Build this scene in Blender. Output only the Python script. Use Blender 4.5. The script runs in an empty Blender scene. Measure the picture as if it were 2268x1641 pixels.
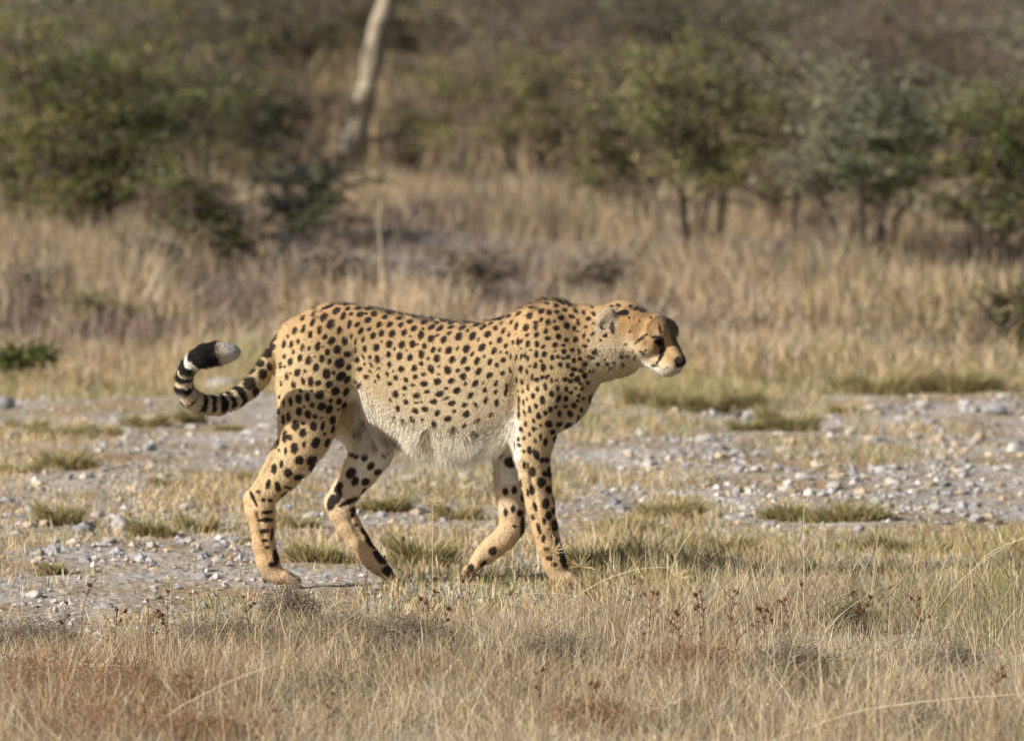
import bpy, math, random
import numpy as np
from mathutils import Vector, Matrix
rng = np.random.default_rng(11)
random.seed(5)
SC = bpy.context.scene
COL = SC.collection

# ------------------------------------------------------------------ camera, sky, sun, exposure
CAM_D, CAM_H = 25.0, 2.2
FPX = 18711.0                       # focal length in units of a 2268 wide frame
PITCH = math.atan2(CAM_H, CAM_D) - (1297 - 820.5) / FPX
cam_data = bpy.data.cameras.new('camera')
cam = bpy.data.objects.new('camera', cam_data)
COL.objects.link(cam)
cam.location = (0, -CAM_D, CAM_H)
cam.rotation_euler = (math.pi / 2 - PITCH, 0, 0)
cam_data.sensor_width = 36
cam_data.lens = 36 * FPX / 2268
cam_data.clip_start = 0.5
cam_data.clip_end = 3000
cam_data.dof.use_dof = True
cam_data.dof.focus_distance = 23.5
cam_data.dof.aperture_fstop = 5.4
SC.camera = cam

SUN_AZ, SUN_EL = math.radians(63), math.radians(29)
sun_vec = Vector((-math.sin(SUN_AZ) * math.cos(SUN_EL), -math.cos(SUN_AZ) * math.cos(SUN_EL), math.sin(SUN_EL)))
world = bpy.data.worlds.new('World'); SC.world = world; world.use_nodes = True
nt = world.node_tree
sky = nt.nodes.new('ShaderNodeTexSky'); sky.sky_type = 'NISHITA'; sky.sun_disc = False
sky.sun_elevation = SUN_EL
sky.sun_rotation = math.atan2(sun_vec.x, sun_vec.y)
sky.dust_density = 1.5
bg = nt.nodes['Background']; bg.inputs['Strength'].default_value = 0.052
nt.links.new(sky.outputs['Color'], bg.inputs['Color'])
sd = bpy.data.lights.new('sun', 'SUN'); sd.energy = 5.0; sd.angle = math.radians(0.53); sd.color = (1.0, 0.935, 0.85)
so = bpy.data.objects.new('sun', sd); COL.objects.link(so)
so.rotation_euler = sun_vec.to_track_quat('Z', 'Y').to_euler()
so.location = (-10, -10, 20)
SC.view_settings.view_transform = 'Standard'
SC.view_settings.look = 'None'
SC.view_settings.exposure = 0.38
SC.view_settings.gamma = 1.0
SC.view_settings.use_curve_mapping = False
SC.render.engine = 'CYCLES'
SC.cycles.max_bounces = 5
SC.cycles.diffuse_bounces = 3
SC.cycles.transmission_bounces = 3
SC.cycles.use_denoising = True

# ------------------------------------------------------------------ helpers
cp, sp = math.cos(PITCH), math.sin(PITCH)
def at(u, v, y):
    """world point seen in frame direction (u, v) at distance plane y"""
    a, b = (u - 1134) / FPX, (820.5 - v) / FPX
    dx, dy, dz = a, cp + b * sp, -sp + b * cp
    t = (y + CAM_D) / dy
    return np.array((dx * t, y, CAM_H + dz * t))
def ground_at(u, v):
    a, b = (u - 1134) / FPX, (820.5 - v) / FPX
    dx, dy, dz = a, cp + b * sp, -sp + b * cp
    t = CAM_H / -dz
    for _ in range(4):
        x, y = dx * t, dy * t - CAM_D
        t = (CAM_H - float(height(np.array([x]), np.array([y]))[0])) / -dz
    return dx * t, dy * t - CAM_D
def seen(x, y, z):
    """frame coordinates of world points"""
    Y = y + CAM_D; Z = z - CAM_H
    d = Y * cp - Z * sp
    return 1134 + FPX * x / d, 820.5 - FPX * (Y * sp + Z * cp) / d
def hash2(ix, iy, s):
    h = np.sin(ix * 127.1 + iy * 311.7 + s * 74.7) * 43758.5453
    return h - np.floor(h)
def vnoise(x, y, s=0.0):
    ix, iy = np.floor(x), np.floor(y); fx, fy = x - ix, y - iy
    fx = fx * fx * (3 - 2 * fx); fy = fy * fy * (3 - 2 * fy)
    a = hash2(ix, iy, s); b = hash2(ix + 1, iy, s); c = hash2(ix, iy + 1, s); d = hash2(ix + 1, iy + 1, s)
    return (a * (1 - fx) + b * fx) * (1 - fy) + (c * (1 - fx) + d * fx) * fy
def fbm(x, y, s=0.0, o=3):
    r = 0; a = .5; t = 0
    for i in range(o):
        r = r + a * vnoise(x * 2 ** i, y * 2 ** i, s + i * 9.1); t += a; a *= .5
    return r / t
def sstep(a, b, x):
    t = np.clip((x - a) / (b - a), 0, 1); return t * t * (3 - 2 * t)
def height(x, y):
    near = sstep(0.25, 1.5, np.abs(y))
    z = (fbm(x * .9 + 7, y * .5, 3) - .5) * .10 * near
    z = z + (fbm(x * 3.1, y * 2.0, 5) - .5) * .035 * near
    z = z + (vnoise(x / 7, y / 7, 8) - .5) * .30 * sstep(8, 25, y)
    z = z + (sstep(45, 130, y)) * 0.6
    return z
def tag(o, label=None, cat=None, group=None, kind=None):
    if label: o['label'] = label
    if cat: o['category'] = cat
    if group: o['group'] = group
    if kind: o['kind'] = kind
    return o
def new_mesh(name, V, F, col=None, smooth=False, extra=None):
    V = np.asarray(V, dtype=np.float32); F = np.asarray(F, dtype=np.int32)
    me = bpy.data.meshes.new(name)
    n, m, k = len(V), len(F), F.shape[1]
    me.vertices.add(n); me.vertices.foreach_set('co', V.ravel())
    me.loops.add(m * k); me.loops.foreach_set('vertex_index', F.ravel())
    me.polygons.add(m)
    me.polygons.foreach_set('loop_start', np.arange(0, m * k, k, dtype=np.int32))
    me.polygons.foreach_set('use_smooth', np.full(m, smooth, dtype=bool))
    me.update(calc_edges=True)
    if col is not None:
        c = np.ones((n, 4), dtype=np.float32); c[:, :3] = np.clip(col[:, :3], 0, 1)
        a = me.color_attributes.new('Col', 'FLOAT_COLOR', 'POINT'); a.data.foreach_set('color', c.ravel())
    return me
def obj(name, me, mat, parent=None, loc=None):
    o = bpy.data.objects.new(name, me); COL.objects.link(o)
    if mat is not None and (not me.materials): me.materials.append(mat)
    if parent: o.parent = parent
    if loc is not None: o.location = loc
    return o
def empty(name, loc=(0, 0, 0), rz=0.0):
    o = bpy.data.objects.new(name, None); COL.objects.link(o); o.location = loc; o.rotation_euler = (0, 0, rz)
    o.empty_display_size = .2
    return o
def mat_attr(name, rough=.8, trans=0.0, nscale=40, namt=.25, spec=.25, bump=0.0, sheen=0.0):
    m = bpy.data.materials.new(name); m.use_nodes = True; t = m.node_tree; b = t.nodes['Principled BSDF']
    a = t.nodes.new('ShaderNodeAttribute'); a.attribute_name = 'Col'
    tc = t.nodes.new('ShaderNodeTexCoord'); n = t.nodes.new('ShaderNodeTexNoise'); n.inputs['Scale'].default_value = nscale
    n.inputs['Detail'].default_value = 3
    t.links.new(tc.outputs['Object'], n.inputs['Vector'])
    mr = t.nodes.new('ShaderNodeMapRange'); mr.inputs[1].default_value = .25; mr.inputs[2].default_value = .75
    mr.inputs[3].default_value = 1 - namt; mr.inputs[4].default_value = 1 + namt
    t.links.new(n.outputs['Fac'], mr.inputs[0])
    mx = t.nodes.new('ShaderNodeVectorMath'); mx.operation = 'SCALE'
    t.links.new(a.outputs['Color'], mx.inputs[0]); t.links.new(mr.outputs[0], mx.inputs['Scale'])
    t.links.new(mx.outputs[0], b.inputs['Base Color'])
    b.inputs['Roughness'].default_value = rough; b.inputs['Specular IOR Level'].default_value = spec
    if sheen: b.inputs['Sheen Weight'].default_value = sheen
    if bump:
        bp = t.nodes.new('ShaderNodeBump'); bp.inputs['Strength'].default_value = bump; bp.inputs['Distance'].default_value = .01
        t.links.new(n.outputs['Fac'], bp.inputs['Height']); t.links.new(bp.outputs[0], b.inputs['Normal'])
    if trans:
        tr = t.nodes.new('ShaderNodeBsdfTranslucent'); t.links.new(mx.outputs[0], tr.inputs['Color'])
        ms = t.nodes.new('ShaderNodeMixShader'); ms.inputs[0].default_value = trans
        out = t.nodes['Material Output']
        t.links.new(b.outputs[0], ms.inputs[1]); t.links.new(tr.outputs[0], ms.inputs[2]); t.links.new(ms.outputs[0], out.inputs[0])
    return m
def lin(r, g, b):
    f = lambda c: ((c / 255 + .055) / 1.055) ** 2.4 if c > 10 else c / 255 / 12.92
    return np.array((f(r), f(g), f(b)))
def blades(roots, h, w, lean, leanamt, curve, segs, colb, colt, twist=None, zfun=True):
    """tapering, bending strips: returns V, F, C"""
    N = len(roots)
    if twist is None: twist = rng.uniform(0, math.pi, N)
    L = segs + 1
    ld = np.stack((np.cos(lean), np.sin(lean), np.zeros(N)), 1)
    sd_ = np.stack((np.cos(twist), np.sin(twist), np.zeros(N)), 1)
    V = np.zeros((N, 2 * segs + 1, 3), dtype=np.float32); C = np.zeros((N, 2 * segs + 1, 3), dtype=np.float32)
    for i in range(L):
        t = i / segs
        off = leanamt * t + curve * t * t
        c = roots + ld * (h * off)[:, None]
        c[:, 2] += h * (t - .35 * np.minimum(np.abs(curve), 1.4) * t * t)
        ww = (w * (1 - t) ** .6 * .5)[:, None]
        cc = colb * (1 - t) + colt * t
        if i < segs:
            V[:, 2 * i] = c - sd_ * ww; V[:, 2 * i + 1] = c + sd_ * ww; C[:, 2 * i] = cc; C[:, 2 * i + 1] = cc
        else:
            V[:, 2 * segs] = c; C[:, 2 * segs] = cc
    f = []
    for i in range(segs - 1):
        f += [(2 * i, 2 * i + 1, 2 * i + 3), (2 * i, 2 * i + 3, 2 * i + 2)]
    f.append((2 * segs - 2, 2 * segs - 1, 2 * segs))
    f = np.array(f); F = (np.arange(N)[:, None, None] * (2 * segs + 1) + f[None]).reshape(-1, 3)
    return V.reshape(-1, 3), F, C.reshape(-1, 3)
def tubes(paths, sides=5):
    """list of (points(n,3), radii(n)) -> V, F quads"""
    Vs, Fs = [], []; base = 0
    ang = np.arange(sides) / sides * 2 * math.pi
    for P, R in paths:
        P = np.asarray(P, float); R = np.asarray(R, float); n = len(P)
        T = np.gradient(P, axis=0); T /= np.linalg.norm(T, axis=1)[:, None] + 1e-9
        ref = np.array((0.3, 1.0, 0.1)) if abs(T[0] @ np.array((0.3, 1, .1))) < .9 else np.array((1., 0, 0))
        A = np.cross(T, ref); A /= np.linalg.norm(A, axis=1)[:, None] + 1e-9
        B = np.cross(T, A)
        ring = P[:, None] + R[:, None, None] * (A[:, None] * np.cos(ang)[None, :, None] + B[:, None] * np.sin(ang)[None, :, None])
        Vs.append(ring.reshape(-1, 3))
        i = np.arange(n - 1)[:, None] * sides; j = np.arange(sides)[None]; j2 = (j + 1) % sides
        Fs.append(np.stack((i + j, i + j2, i + sides + j2, i + sides + j), -1).reshape(-1, 4) + base)
        base += n * sides
    return np.concatenate(Vs), np.concatenate(Fs)
M_grass = mat_attr('dry_grass', .7, .3, 30, .2, .2)
M_leaf = mat_attr('acacia_leaf', .9, .42, 20, .3, .08)
M_bark = mat_attr('bark', .9, 0, 25, .35, .15, bump=.5)
M_stone = mat_attr('calcrete_stone', .9, 0, 30, .22, .2, bump=.6)
M_fur = mat_attr('short_fur', .8, 0, 170, .16, .12, bump=.35, sheen=.1)

# ------------------------------------------------------------------ ground
ys = np.concatenate((np.arange(-24.0, -6.5, .5), np.arange(-6.5, 10.0, .055), np.arange(10.0, 30.0, .25), np.arange(30, 130, 2.0), np.geomspace(130, 900, 18)))
xs_ = np.concatenate((np.arange(-2.9, 2.9, .055), np.arange(2.9, 12, .35), np.geomspace(12.4, 500, 22)))
xs_ = np.unique(np.concatenate((xs_, -xs_)))
XX, YY = np.meshgrid(xs_, ys); ZZ = height(XX, YY)
fine_z = sstep(6, 3, np.abs(XX)) * sstep(12, 8, YY)
ZZ = ZZ + fine_z * (vnoise(XX * 14, YY * 14, 31) - .5) * .012
nx_, ny_ = len(xs_), len(ys)
I = (np.arange(ny_ - 1)[:, None] * nx_ + np.arange(nx_ - 1)[None]).ravel()
GF = np.stack((I, I + 1, I + nx_ + 1, I + nx_), 1)
gm = bpy.data.materials.new('stony_soil'); gm.use_nodes = True; t_ = gm.node_tree; b_ = t_.nodes['Principled BSDF']
b_.inputs['Roughness'].default_value = .95; b_.inputs['Specular IOR Level'].default_value = .1
tc = t_.nodes.new('ShaderNodeTexCoord')
def tn(scale, detail, stretch=None):
    n = t_.nodes.new('ShaderNodeTexNoise'); n.inputs['Scale'].default_value = scale; n.inputs['Detail'].default_value = detail
    t_.links.new(tc.outputs['Object'], n.inputs['Vector']); return n
def ramp(src, stops):
    r = t_.nodes.new('ShaderNodeValToRGB'); e = r.color_ramp.elements
    e[0].position, e[0].color = stops[0][0], stops[0][1] + (1,); e[1].position, e[1].color = stops[-1][0], stops[-1][1] + (1,)
    for p, c in stops[1:-1]:
        x = e.new(p); x.color = c + (1,)
    t_.links.new(src, r.inputs[0]); return r
n1 = tn(1.6, 5); n2 = tn(34, 4); n3 = tn(9, 3)
c1 = ramp(n1.outputs['Fac'], [(.38, (.36, .27, .17)), (.50, (.40, .35, .29)), (.62, (.46, .43, .40))])
c2 = ramp(n2.outputs['Fac'], [(.34, (.42, .40, .40)), (.50, (.95, .93, .90)), (.68, (1.35, 1.32, 1.28))])
mm = t_.nodes.new('ShaderNodeMix'); mm.data_type = 'RGBA'; mm.blend_type = 'MULTIPLY'; mm.inputs[0].default_value = .85
t_.links.new(c1.outputs[0], mm.inputs[6]); t_.links.new(c2.outputs[0], mm.inputs[7]); t_.links.new(mm.outputs[2], b_.inputs['Base Color'])
bp = t_.nodes.new('ShaderNodeBump'); bp.inputs['Strength'].default_value = .8; bp.inputs['Distance'].default_value = .02
t_.links.new(n2.outputs['Fac'], bp.inputs['Height']); t_.links.new(bp.outputs[0], b_.inputs['Normal'])
ground = obj('ground', new_mesh('ground', np.stack((XX.ravel(), YY.ravel(), ZZ.ravel()), 1), GF, None, True), gm)
tag(ground, kind='structure')

# ------------------------------------------------------------------ where things grow (metres on the ground)
def half_w(y): return (y + CAM_D) * 1134 / FPX
def sample(y0, y1, n, wide=1.35):
    a, b = (y0 + CAM_D), (y1 + CAM_D)
    d = np.sqrt(rng.uniform(a * a, b * b, n)); y = d - CAM_D
    x = rng.uniform(-1, 1, n) * half_w(y) * wide
    return x, y
def gz_(x, y): return height(x, y) - .004
def fr(x, y): return seen(x, y, height(x, y))
STRAW = lin(226, 204, 160); GREY = lin(186, 172, 152); OLIVE = lin(168, 164, 108); GREEN = lin(124, 134, 72); RUST = lin(160, 100, 60); PALE = lin(238, 226, 196); BROWN = lin(140, 116, 94); MAUVE = lin(166, 152, 146)
def mixc(wts, cols, n, var=.12):
    w = np.stack(wts, 1); w = np.clip(w, 1e-4, None); w /= w.sum(1)[:, None]; cdf = w.cumsum(1)
    k = (rng.random(n)[:, None] > cdf).sum(1).clip(0, len(cols) - 1)
    return np.stack(cols)[k] * rng.uniform(1 - var, 1 + var, (n, 1))
def grass_sheet(name, x, y, h, w, colt, segs, lean_amt, curve_amt, label):
    n = len(x); roots = np.stack((x, y, gz_(x, y)), 1)
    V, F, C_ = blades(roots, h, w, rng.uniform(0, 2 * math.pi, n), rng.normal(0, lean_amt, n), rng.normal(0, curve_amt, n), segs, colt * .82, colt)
    o = obj(name, new_mesh(name, V, F, C_), M_grass); tag(o, label, 'grass', kind='stuff'); return o
# 1 the dry meadow in front of the animal
n = 150000
x, y = sample(-6.2, -.35, n)
ncl = 5200; cx_, cy_ = sample(-6.2, -.35, ncl); kc = rng.integers(0, ncl, n); pull = rng.random(n) < .55
x = np.where(pull, cx_[kc] + rng.normal(0, .016, n), x); y = np.where(pull, cy_[kc] + rng.normal(0, .016, n), y)
u, v = fr(x, y)
edge = 1390 - 62 * sstep(500, 1250, u) + 22 * (fbm(x * 2.2, y * 1.3, 41) - .5) * 4 - 20 * sstep(1300, 1800, u)
dens = sstep(edge, edge + 60, v)
hol = fbm(x * 1.9 + 3, y * 1.1, 43)
dens *= .35 + .65 * sstep(.30, .48, hol)
k = rng.random(n) < dens; x, y, u, v, hol = [q[k] for q in (x, y, u, v, hol)]
n = len(x); cl = fbm(x * 3.3, y * 2.2, 45)
rust = 1.0 * np.exp(-((u - 230) / 260) ** 2 - ((v - 1560) / 110) ** 2) + .3 * np.exp(-((u - 1500) / 120) ** 2 - ((v - 1500) / 70) ** 2)
green = np.exp(-((u - 2180) / 190) ** 2 - ((v - 1385) / 55) ** 2)
wt = [np.full(n, 1.3), .35 + cl * .3, .12 + green * 1.6, green * 1.5, .04 + rust * 1.3, .6 * np.ones(n), .45 + .9 * (cl > .52), .25 * np.ones(n)]
c = mixc(wt, (STRAW, GREY, OLIVE, GREEN, RUST, PALE, BROWN, MAUVE), n, .28)
h = rng.uniform(.03, .13, n) * (.55 + .8 * cl) * (1 - .35 * sstep(edge[k] + 90, edge[k] + 10, v) * (u < 1250)) * (1 + .9 * sstep(1230, 1380, u) * sstep(1420, 1350, v))
h *= 1 + .5 * rng.random(n) ** 4
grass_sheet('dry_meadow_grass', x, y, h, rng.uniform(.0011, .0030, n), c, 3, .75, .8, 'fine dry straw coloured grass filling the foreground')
# taller seed stalks over the meadow
n = 2600; x, y = sample(-5.6, -1.2, n); u, v = fr(x, y); k = (v > 1385 + 30 * rng.random(n)) & (rng.random(n) < .3 + .7 * (u > 1300)); x, y = x[k], y[k]; n = len(x)
c = mixc([np.ones(n), np.ones(n) * .8, np.ones(n) * .3], (PALE, STRAW, GREY), n, .1)
grass_sheet('tall_grass_stalks', x, y, rng.uniform(.12, .27, n), rng.uniform(.0014, .0026, n), c, 5, .35, .75, 'thin pale grass stalks leaning over the foreground meadow')
# 2 low grass on the stony band
n = 190000; x, y = sample(-1.2, 11.5, n); u, v = fr(x, y)
pat = fbm(x * .95, y * .38 + 4, 51) + .35 * (fbm(x * 3.1, y * 1.2, 52) - .5)
right = sstep(1240, 1400, u) * sstep(1400, 1340, v) * sstep(1150, 1200, v)      # the grassy shelf at right
band = np.exp(-((v - 1120) / 22) ** 2) * sstep(1380, 1440, u) * sstep(1980, 1930, u)
left = sstep(620, 350, u) * np.exp(-((v - 1000) / 85) ** 2)
top = sstep(890, 850, v) + sstep(900, 940, v) * sstep(1060, 980, v) * sstep(1330, 1300, u) * 0
bare = sstep(1180, 1110, v) * sstep(890, 930, v) * sstep(1280, 1500, u) + sstep(700, 560, u) * sstep(1190, 1250, v)
foot = sstep(1250, 1300, v)
dens = np.clip(.11 + .75 * sstep(.48, .64, pat) + .8 * right + .9 * band + .25 * left + .9 * top - .95 * bare * sstep(.80, .55, pat) - .15 * foot * (u < 1250), .05, 1)
k = rng.random(n) < dens * .85; x, y, u, v, pat = [q[k] for q in (x, y, u, v, pat)]; n = len(x)
gr = sstep(.45, .7, fbm(x * 1.3 + 9, y * .6, 53)) + .6 * sstep(1250, 1500, u) * (v > 1080)
wt = [np.ones(n), .5 * np.ones(n), .25 + gr, .05 + .5 * gr, .4 * np.ones(n), .6 * np.ones(n)]
c = mixc(wt, (STRAW, GREY, OLIVE, GREEN, PALE, lin(205, 165, 110)), n, .16)
h = rng.uniform(.018, .06, n) * (.4 + .8 * sstep(.4, .7, pat)) * (1 + 1.1 * sstep(910, 840, v)) * (1 + 1.5 * right[k])
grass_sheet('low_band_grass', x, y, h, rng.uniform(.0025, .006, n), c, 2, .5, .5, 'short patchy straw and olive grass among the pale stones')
# 3 taller blurred grass behind
n = 215000; x, y = sample(9.2, 32, n, 1.7); u, v = fr(x, y)
cl = fbm(x * .9, y * .42, 61); cl2 = fbm(x * .35 + 5, y * .16, 62)
line = 868 + 16 * (fbm(x * .8, y * .1, 63) - .5) * 2 - 30 * sstep(350, 100, u)
dens = sstep(line, line - 22, v) * (.28 + .72 * sstep(.38, .56, cl))
k = rng.random(n) < dens; x, y, u, v, cl, cl2 = [q[k] for q in (x, y, u, v, cl, cl2)]; n = len(x)
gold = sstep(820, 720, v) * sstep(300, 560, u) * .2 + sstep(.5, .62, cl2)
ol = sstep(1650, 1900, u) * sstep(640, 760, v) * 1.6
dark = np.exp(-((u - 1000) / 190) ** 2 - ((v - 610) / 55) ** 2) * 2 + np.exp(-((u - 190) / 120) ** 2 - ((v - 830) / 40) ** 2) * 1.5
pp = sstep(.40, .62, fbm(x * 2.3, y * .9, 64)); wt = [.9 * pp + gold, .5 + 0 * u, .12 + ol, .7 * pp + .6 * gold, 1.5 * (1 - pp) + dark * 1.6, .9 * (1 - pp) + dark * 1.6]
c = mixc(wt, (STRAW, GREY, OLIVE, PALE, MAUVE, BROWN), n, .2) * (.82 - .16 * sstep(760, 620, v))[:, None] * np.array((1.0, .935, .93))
h = rng.uniform(.08, .32, n) * (.25 + 1.1 * cl) * (.7 + .5 * pp) * (.55 + .45 * sstep(9.5, 14, y))
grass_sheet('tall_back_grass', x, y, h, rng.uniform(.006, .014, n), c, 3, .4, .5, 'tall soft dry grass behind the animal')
n = 80000; x, y = sample(30, 95, n, 1.8); cl = fbm(x * .4, y * .2, 66)
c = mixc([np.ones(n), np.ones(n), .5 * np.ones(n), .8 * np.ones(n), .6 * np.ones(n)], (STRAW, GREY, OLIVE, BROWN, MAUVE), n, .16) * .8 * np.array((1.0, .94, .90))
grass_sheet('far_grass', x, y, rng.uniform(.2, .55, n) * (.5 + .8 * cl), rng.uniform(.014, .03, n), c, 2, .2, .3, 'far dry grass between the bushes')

# ------------------------------------------------------------------ gravel and stones
def rock_mesh(name, seed, sub=2, flat=.62):
    import bmesh
    bm = bmesh.new(); bmesh.ops.create_icosphere(bm, subdivisions=sub, radius=.5); r = np.random.default_rng(seed)
    planes = r.normal(0, 1, (9, 3)); planes /= np.linalg.norm(planes, axis=1)[:, None]; dd = r.uniform(.26, .46, 9)
    off = r.uniform(0, 50)
    for v_ in bm.verts:
        p = np.array(v_.co)
        for n_, d_ in zip(planes, dd):
            e_ = p @ n_ - d_
            if e_ > 0: p = p - n_ * e_ * .9
        p *= 1 + .16 * (float(vnoise(np.array([p[0] * 5 + off]), np.array([p[1] * 5 + p[2] * 7]), 3)[0]) - .5)
        p[2] *= flat; v_.co = p
    me = bpy.data.meshes.new(name); bm.to_mesh(me); bm.free()
    nv = len(me.vertices); co = np.zeros(nv * 3); me.vertices.foreach_get('co', co); co = co.reshape(-1, 3)
    base = np.array([(.54, .51, .47), (.48, .47, .46), (.58, .54, .49), (.40, .40, .41), (.50, .43, .34)][seed % 5])
    sh = .86 + .28 * vnoise(co[:, 0] * 6 + seed, co[:, 1] * 6 + co[:, 2] * 5, seed)
    cc = np.ones((nv, 4)); cc[:, :3] = base * sh[:, None]
    a = me.color_attributes.new('Col', 'FLOAT_COLOR', 'POINT'); a.data.foreach_set('color', cc.astype(np.float32).ravel())
    me.materials.append(M_stone); return me
ROCKS = [rock_mesh('stone', i) for i in range(9)]
def place_stone(x, y, wd_, i, flat=1.0, rz=None, sink=.22, name='stone'):
    o = bpy.data.objects.new(name, ROCKS[i % 9]); COL.objects.link(o)
    o.scale = (wd_, wd_ * rng.uniform(.7, 1.1), wd_ * rng.uniform(.75, 1.1) * flat)
    o.rotation_euler = (rng.normal(0, .15), rng.normal(0, .15), rng.uniform(0, 6.28) if rz is None else rz)
    o.location = (x, y, float(height(np.array([x]), np.array([y]))[0]) + wd_ * flat * (.30 - sink)); return o
NAMED = [(2045, 905, 46, 1, 'rounded pale boulder below the grassy bank at the right', 0),
 (2205, 925, 60, .9, 'dark shaded boulder beside the right edge of the rubble', 3),
 (2245, 1000, 46, 1, 'pale block at the far right end of the rubble strip', 2),
 (1302, 1072, 38, 1.2, 'upright white stone just right of the front legs', 2),
 (1634, 802, 40, 1.1, 'lone bluish grey stone standing in the grass ahead of the face', 1),
 (1745, 790, 70, .5, 'low flat white stone in the grass above the green tufts', 0),
 (492, 868, 86, .9, 'large pale rock framed by the curl of the tail', 1),
 (8, 905, 62, 1, 'grey boulder cut by the left edge behind the tufts', 3),
 (70, 1140, 46, 1, 'rounded grey white stone above the left green tuft', 1),
 (268, 1172, 52, 1, 'bright white stone right of the left green tuft', 0),
 (178, 1182, 52, 1, 'grey stone touching the bottom of the left green tuft', 3),
 (418, 1130, 44, .9, 'pale stone between the two small tufts at left', 2),
 (332, 1000, 42, 1, 'small slate grey stone under the dark tuft', 3),
 (758, 975, 60, .8, 'white stone seen in the gap between belly and hind legs', 0),
 (905, 1065, 58, .6, 'long white stone lying behind the far hind leg', 2),
 (690, 1150, 50, .8, 'pale stone right of the near hock', 0),
 (660, 1235, 50, .8, 'whitish stone right of the near hind ankle', 2),
 (1150, 1080, 30, 1, 'small pale stone between the two front legs', 0),
 (1848, 1085, 44, 1, 'pale broken stone in the middle of the rubble', 0),
 (1780, 1062, 34, 1, 'small white stone left of the broken stone', 2),
 (1600, 1040, 40, .8, 'flat whitish stone on the left part of the rubble', 1),
 (1495, 1140, 36, .8, 'dark edged stone above the long green tuft strip', 3),
 (2130, 1050, 50, .6, 'flat pale slab in the right part of the rubble', 0),
 (1930, 1130, 34, .8, 'small grey stone just right of the green strip', 1),
 (75, 1322, 44, .8, 'white stone on the bare soil at lower left', 2),
 (452, 1262, 40, .8, 'dark topped stone left of the near hind paw', 3),
 (240, 1205, 42, .7, 'pale stone below the bright white stone', 1),
 (1885, 1000, 48, .5, 'tan stone in the upper rubble', 4),
 (1560, 975, 56, .45, 'flat white stone under the first green tufts', 0)]
for i, (u0, v0, wpx, fl, lab, mi) in enumerate(NAMED):
    x0, y0 = ground_at(u0, v0); s = wpx / FPX * (y0 + CAM_D)
    tag(place_stone(x0, y0, s, mi, fl, sink=.12), lab, 'stone', 'pale stones lying on the stony ground')
zones = [(1290, 2300, 900, 1165, 150, 'small pale stone in the rubble strip at the right'),
         (-60, 620, 930, 1200, 60, 'small pale stone among the tufts at the left'),
         (620, 1290, 930, 1180, 50, 'small pale stone on the ground behind the legs'),
         (-60, 700, 1200, 1350, 26, 'small stone on the bare grey soil at lower left')]
for ua, ub, va, vb, n, lab in zones:
    for i in range(n):
        u0 = rng.uniform(ua, ub); v0 = va + (vb - va) * rng.random() ** .85
        x0, y0 = ground_at(u0, v0); wpx = 12 + 34 * rng.random() ** 2.2; s = wpx / FPX * (y0 + CAM_D)
        tag(place_stone(x0, y0, s, int(rng.integers(0, 9)), rng.uniform(.6, 1.1)), lab, 'stone', 'pale stones lying on the stony ground')
n = 26000; x, y = sample(-2.6, 11, n); u, v = fr(x, y)
dens = .25 + .9 * sstep(1250, 1450, u) * sstep(880, 920, v) * sstep(1200, 1150, v) + .5 * sstep(700, 500, u) * sstep(930, 1000, v) + .3 * sstep(1000, 1100, v) * sstep(1370, 1330, v)
dens *= sstep(.35, .6, fbm(x * 1.7, y * .8, 71)); k = rng.random(n) < dens; x, y = x[k], y[k]; n = len(x)
octv = np.array([(1, 0, 0), (-1, 0, 0), (0, 1, 0), (0, -1, 0), (0, 0, 1), (0, 0, -1)], float); octf = np.array([(0, 2, 4), (2, 1, 4), (1, 3, 4), (3, 0, 4), (2, 0, 5), (1, 2, 5), (3, 1, 5), (0, 3, 5)])
s = .003 + .016 * rng.random(n) ** 3; ang = rng.uniform(0, 6.28, n)
P = octv[None] * rng.uniform(.6, 1.3, (n, 6, 1)) * s[:, None, None]; P[:, :, 2] *= .7
ca, sa = np.cos(ang)[:, None], np.sin(ang)[:, None]; P = np.stack((P[:, :, 0] * ca - P[:, :, 1] * sa, P[:, :, 0] * sa + P[:, :, 1] * ca, P[:, :, 2]), -1)
P += np.stack((x, y, height(x, y) + s * .25), 1)[:, None]
cc = np.repeat(mixc([np.ones(n), np.ones(n), .5 * np.ones(n)], (np.array((.50, .47, .43)), np.array((.33, .32, .33)), np.array((.48, .37, .25))), n, .3), 6, 0)
tag(obj('gravel', new_mesh('gravel', P.reshape(-1, 3), (np.arange(n)[:, None, None] * 6 + octf[None]).reshape(-1, 3), cc), M_stone), 'fine pale gravel strewn over the soil', 'gravel', kind='stuff')

import bmesh
bm = bmesh.new(); bmesh.ops.create_icosphere(bm, subdivisions=1, radius=1); icv = np.array([v_.co[:] for v_ in bm.verts]); icf = np.array([[v_.index for v_ in f_.verts] for f_ in bm.faces]); bm.free()
n = 9000; x, y = sample(-2.0, 10, n); u, v = fr(x, y)
dens = .10 + 1.0 * sstep(1250, 1450, u) * sstep(880, 915, v) * sstep(1190, 1150, v) + .5 * sstep(700, 500, u) * sstep(930, 1000, v) * sstep(1340, 1260, v) + .35 * sstep(900, 960, v) * sstep(1180, 1130, v) - .6 * sstep(1200, 1240, v) * sstep(1200, 1400, u)
dens *= .12 + .62 * sstep(.42, .62, fbm(x * 2.1, y * .9, 72)); k = rng.random(n) < dens; x, y = x[k], y[k]; n = len(x)
s = .006 + .024 * rng.random(n) ** 3
P = icv[None] * rng.uniform(.72, 1.25, (n, len(icv), 1)) * (s[:, None] * rng.uniform(.7, 1.3, (n, 3)))[:, None, :]; P[:, :, 2] *= .7
P += np.stack((x, y, height(x, y) + s * rng.uniform(-.25, .3, n)), 1)[:, None]
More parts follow.
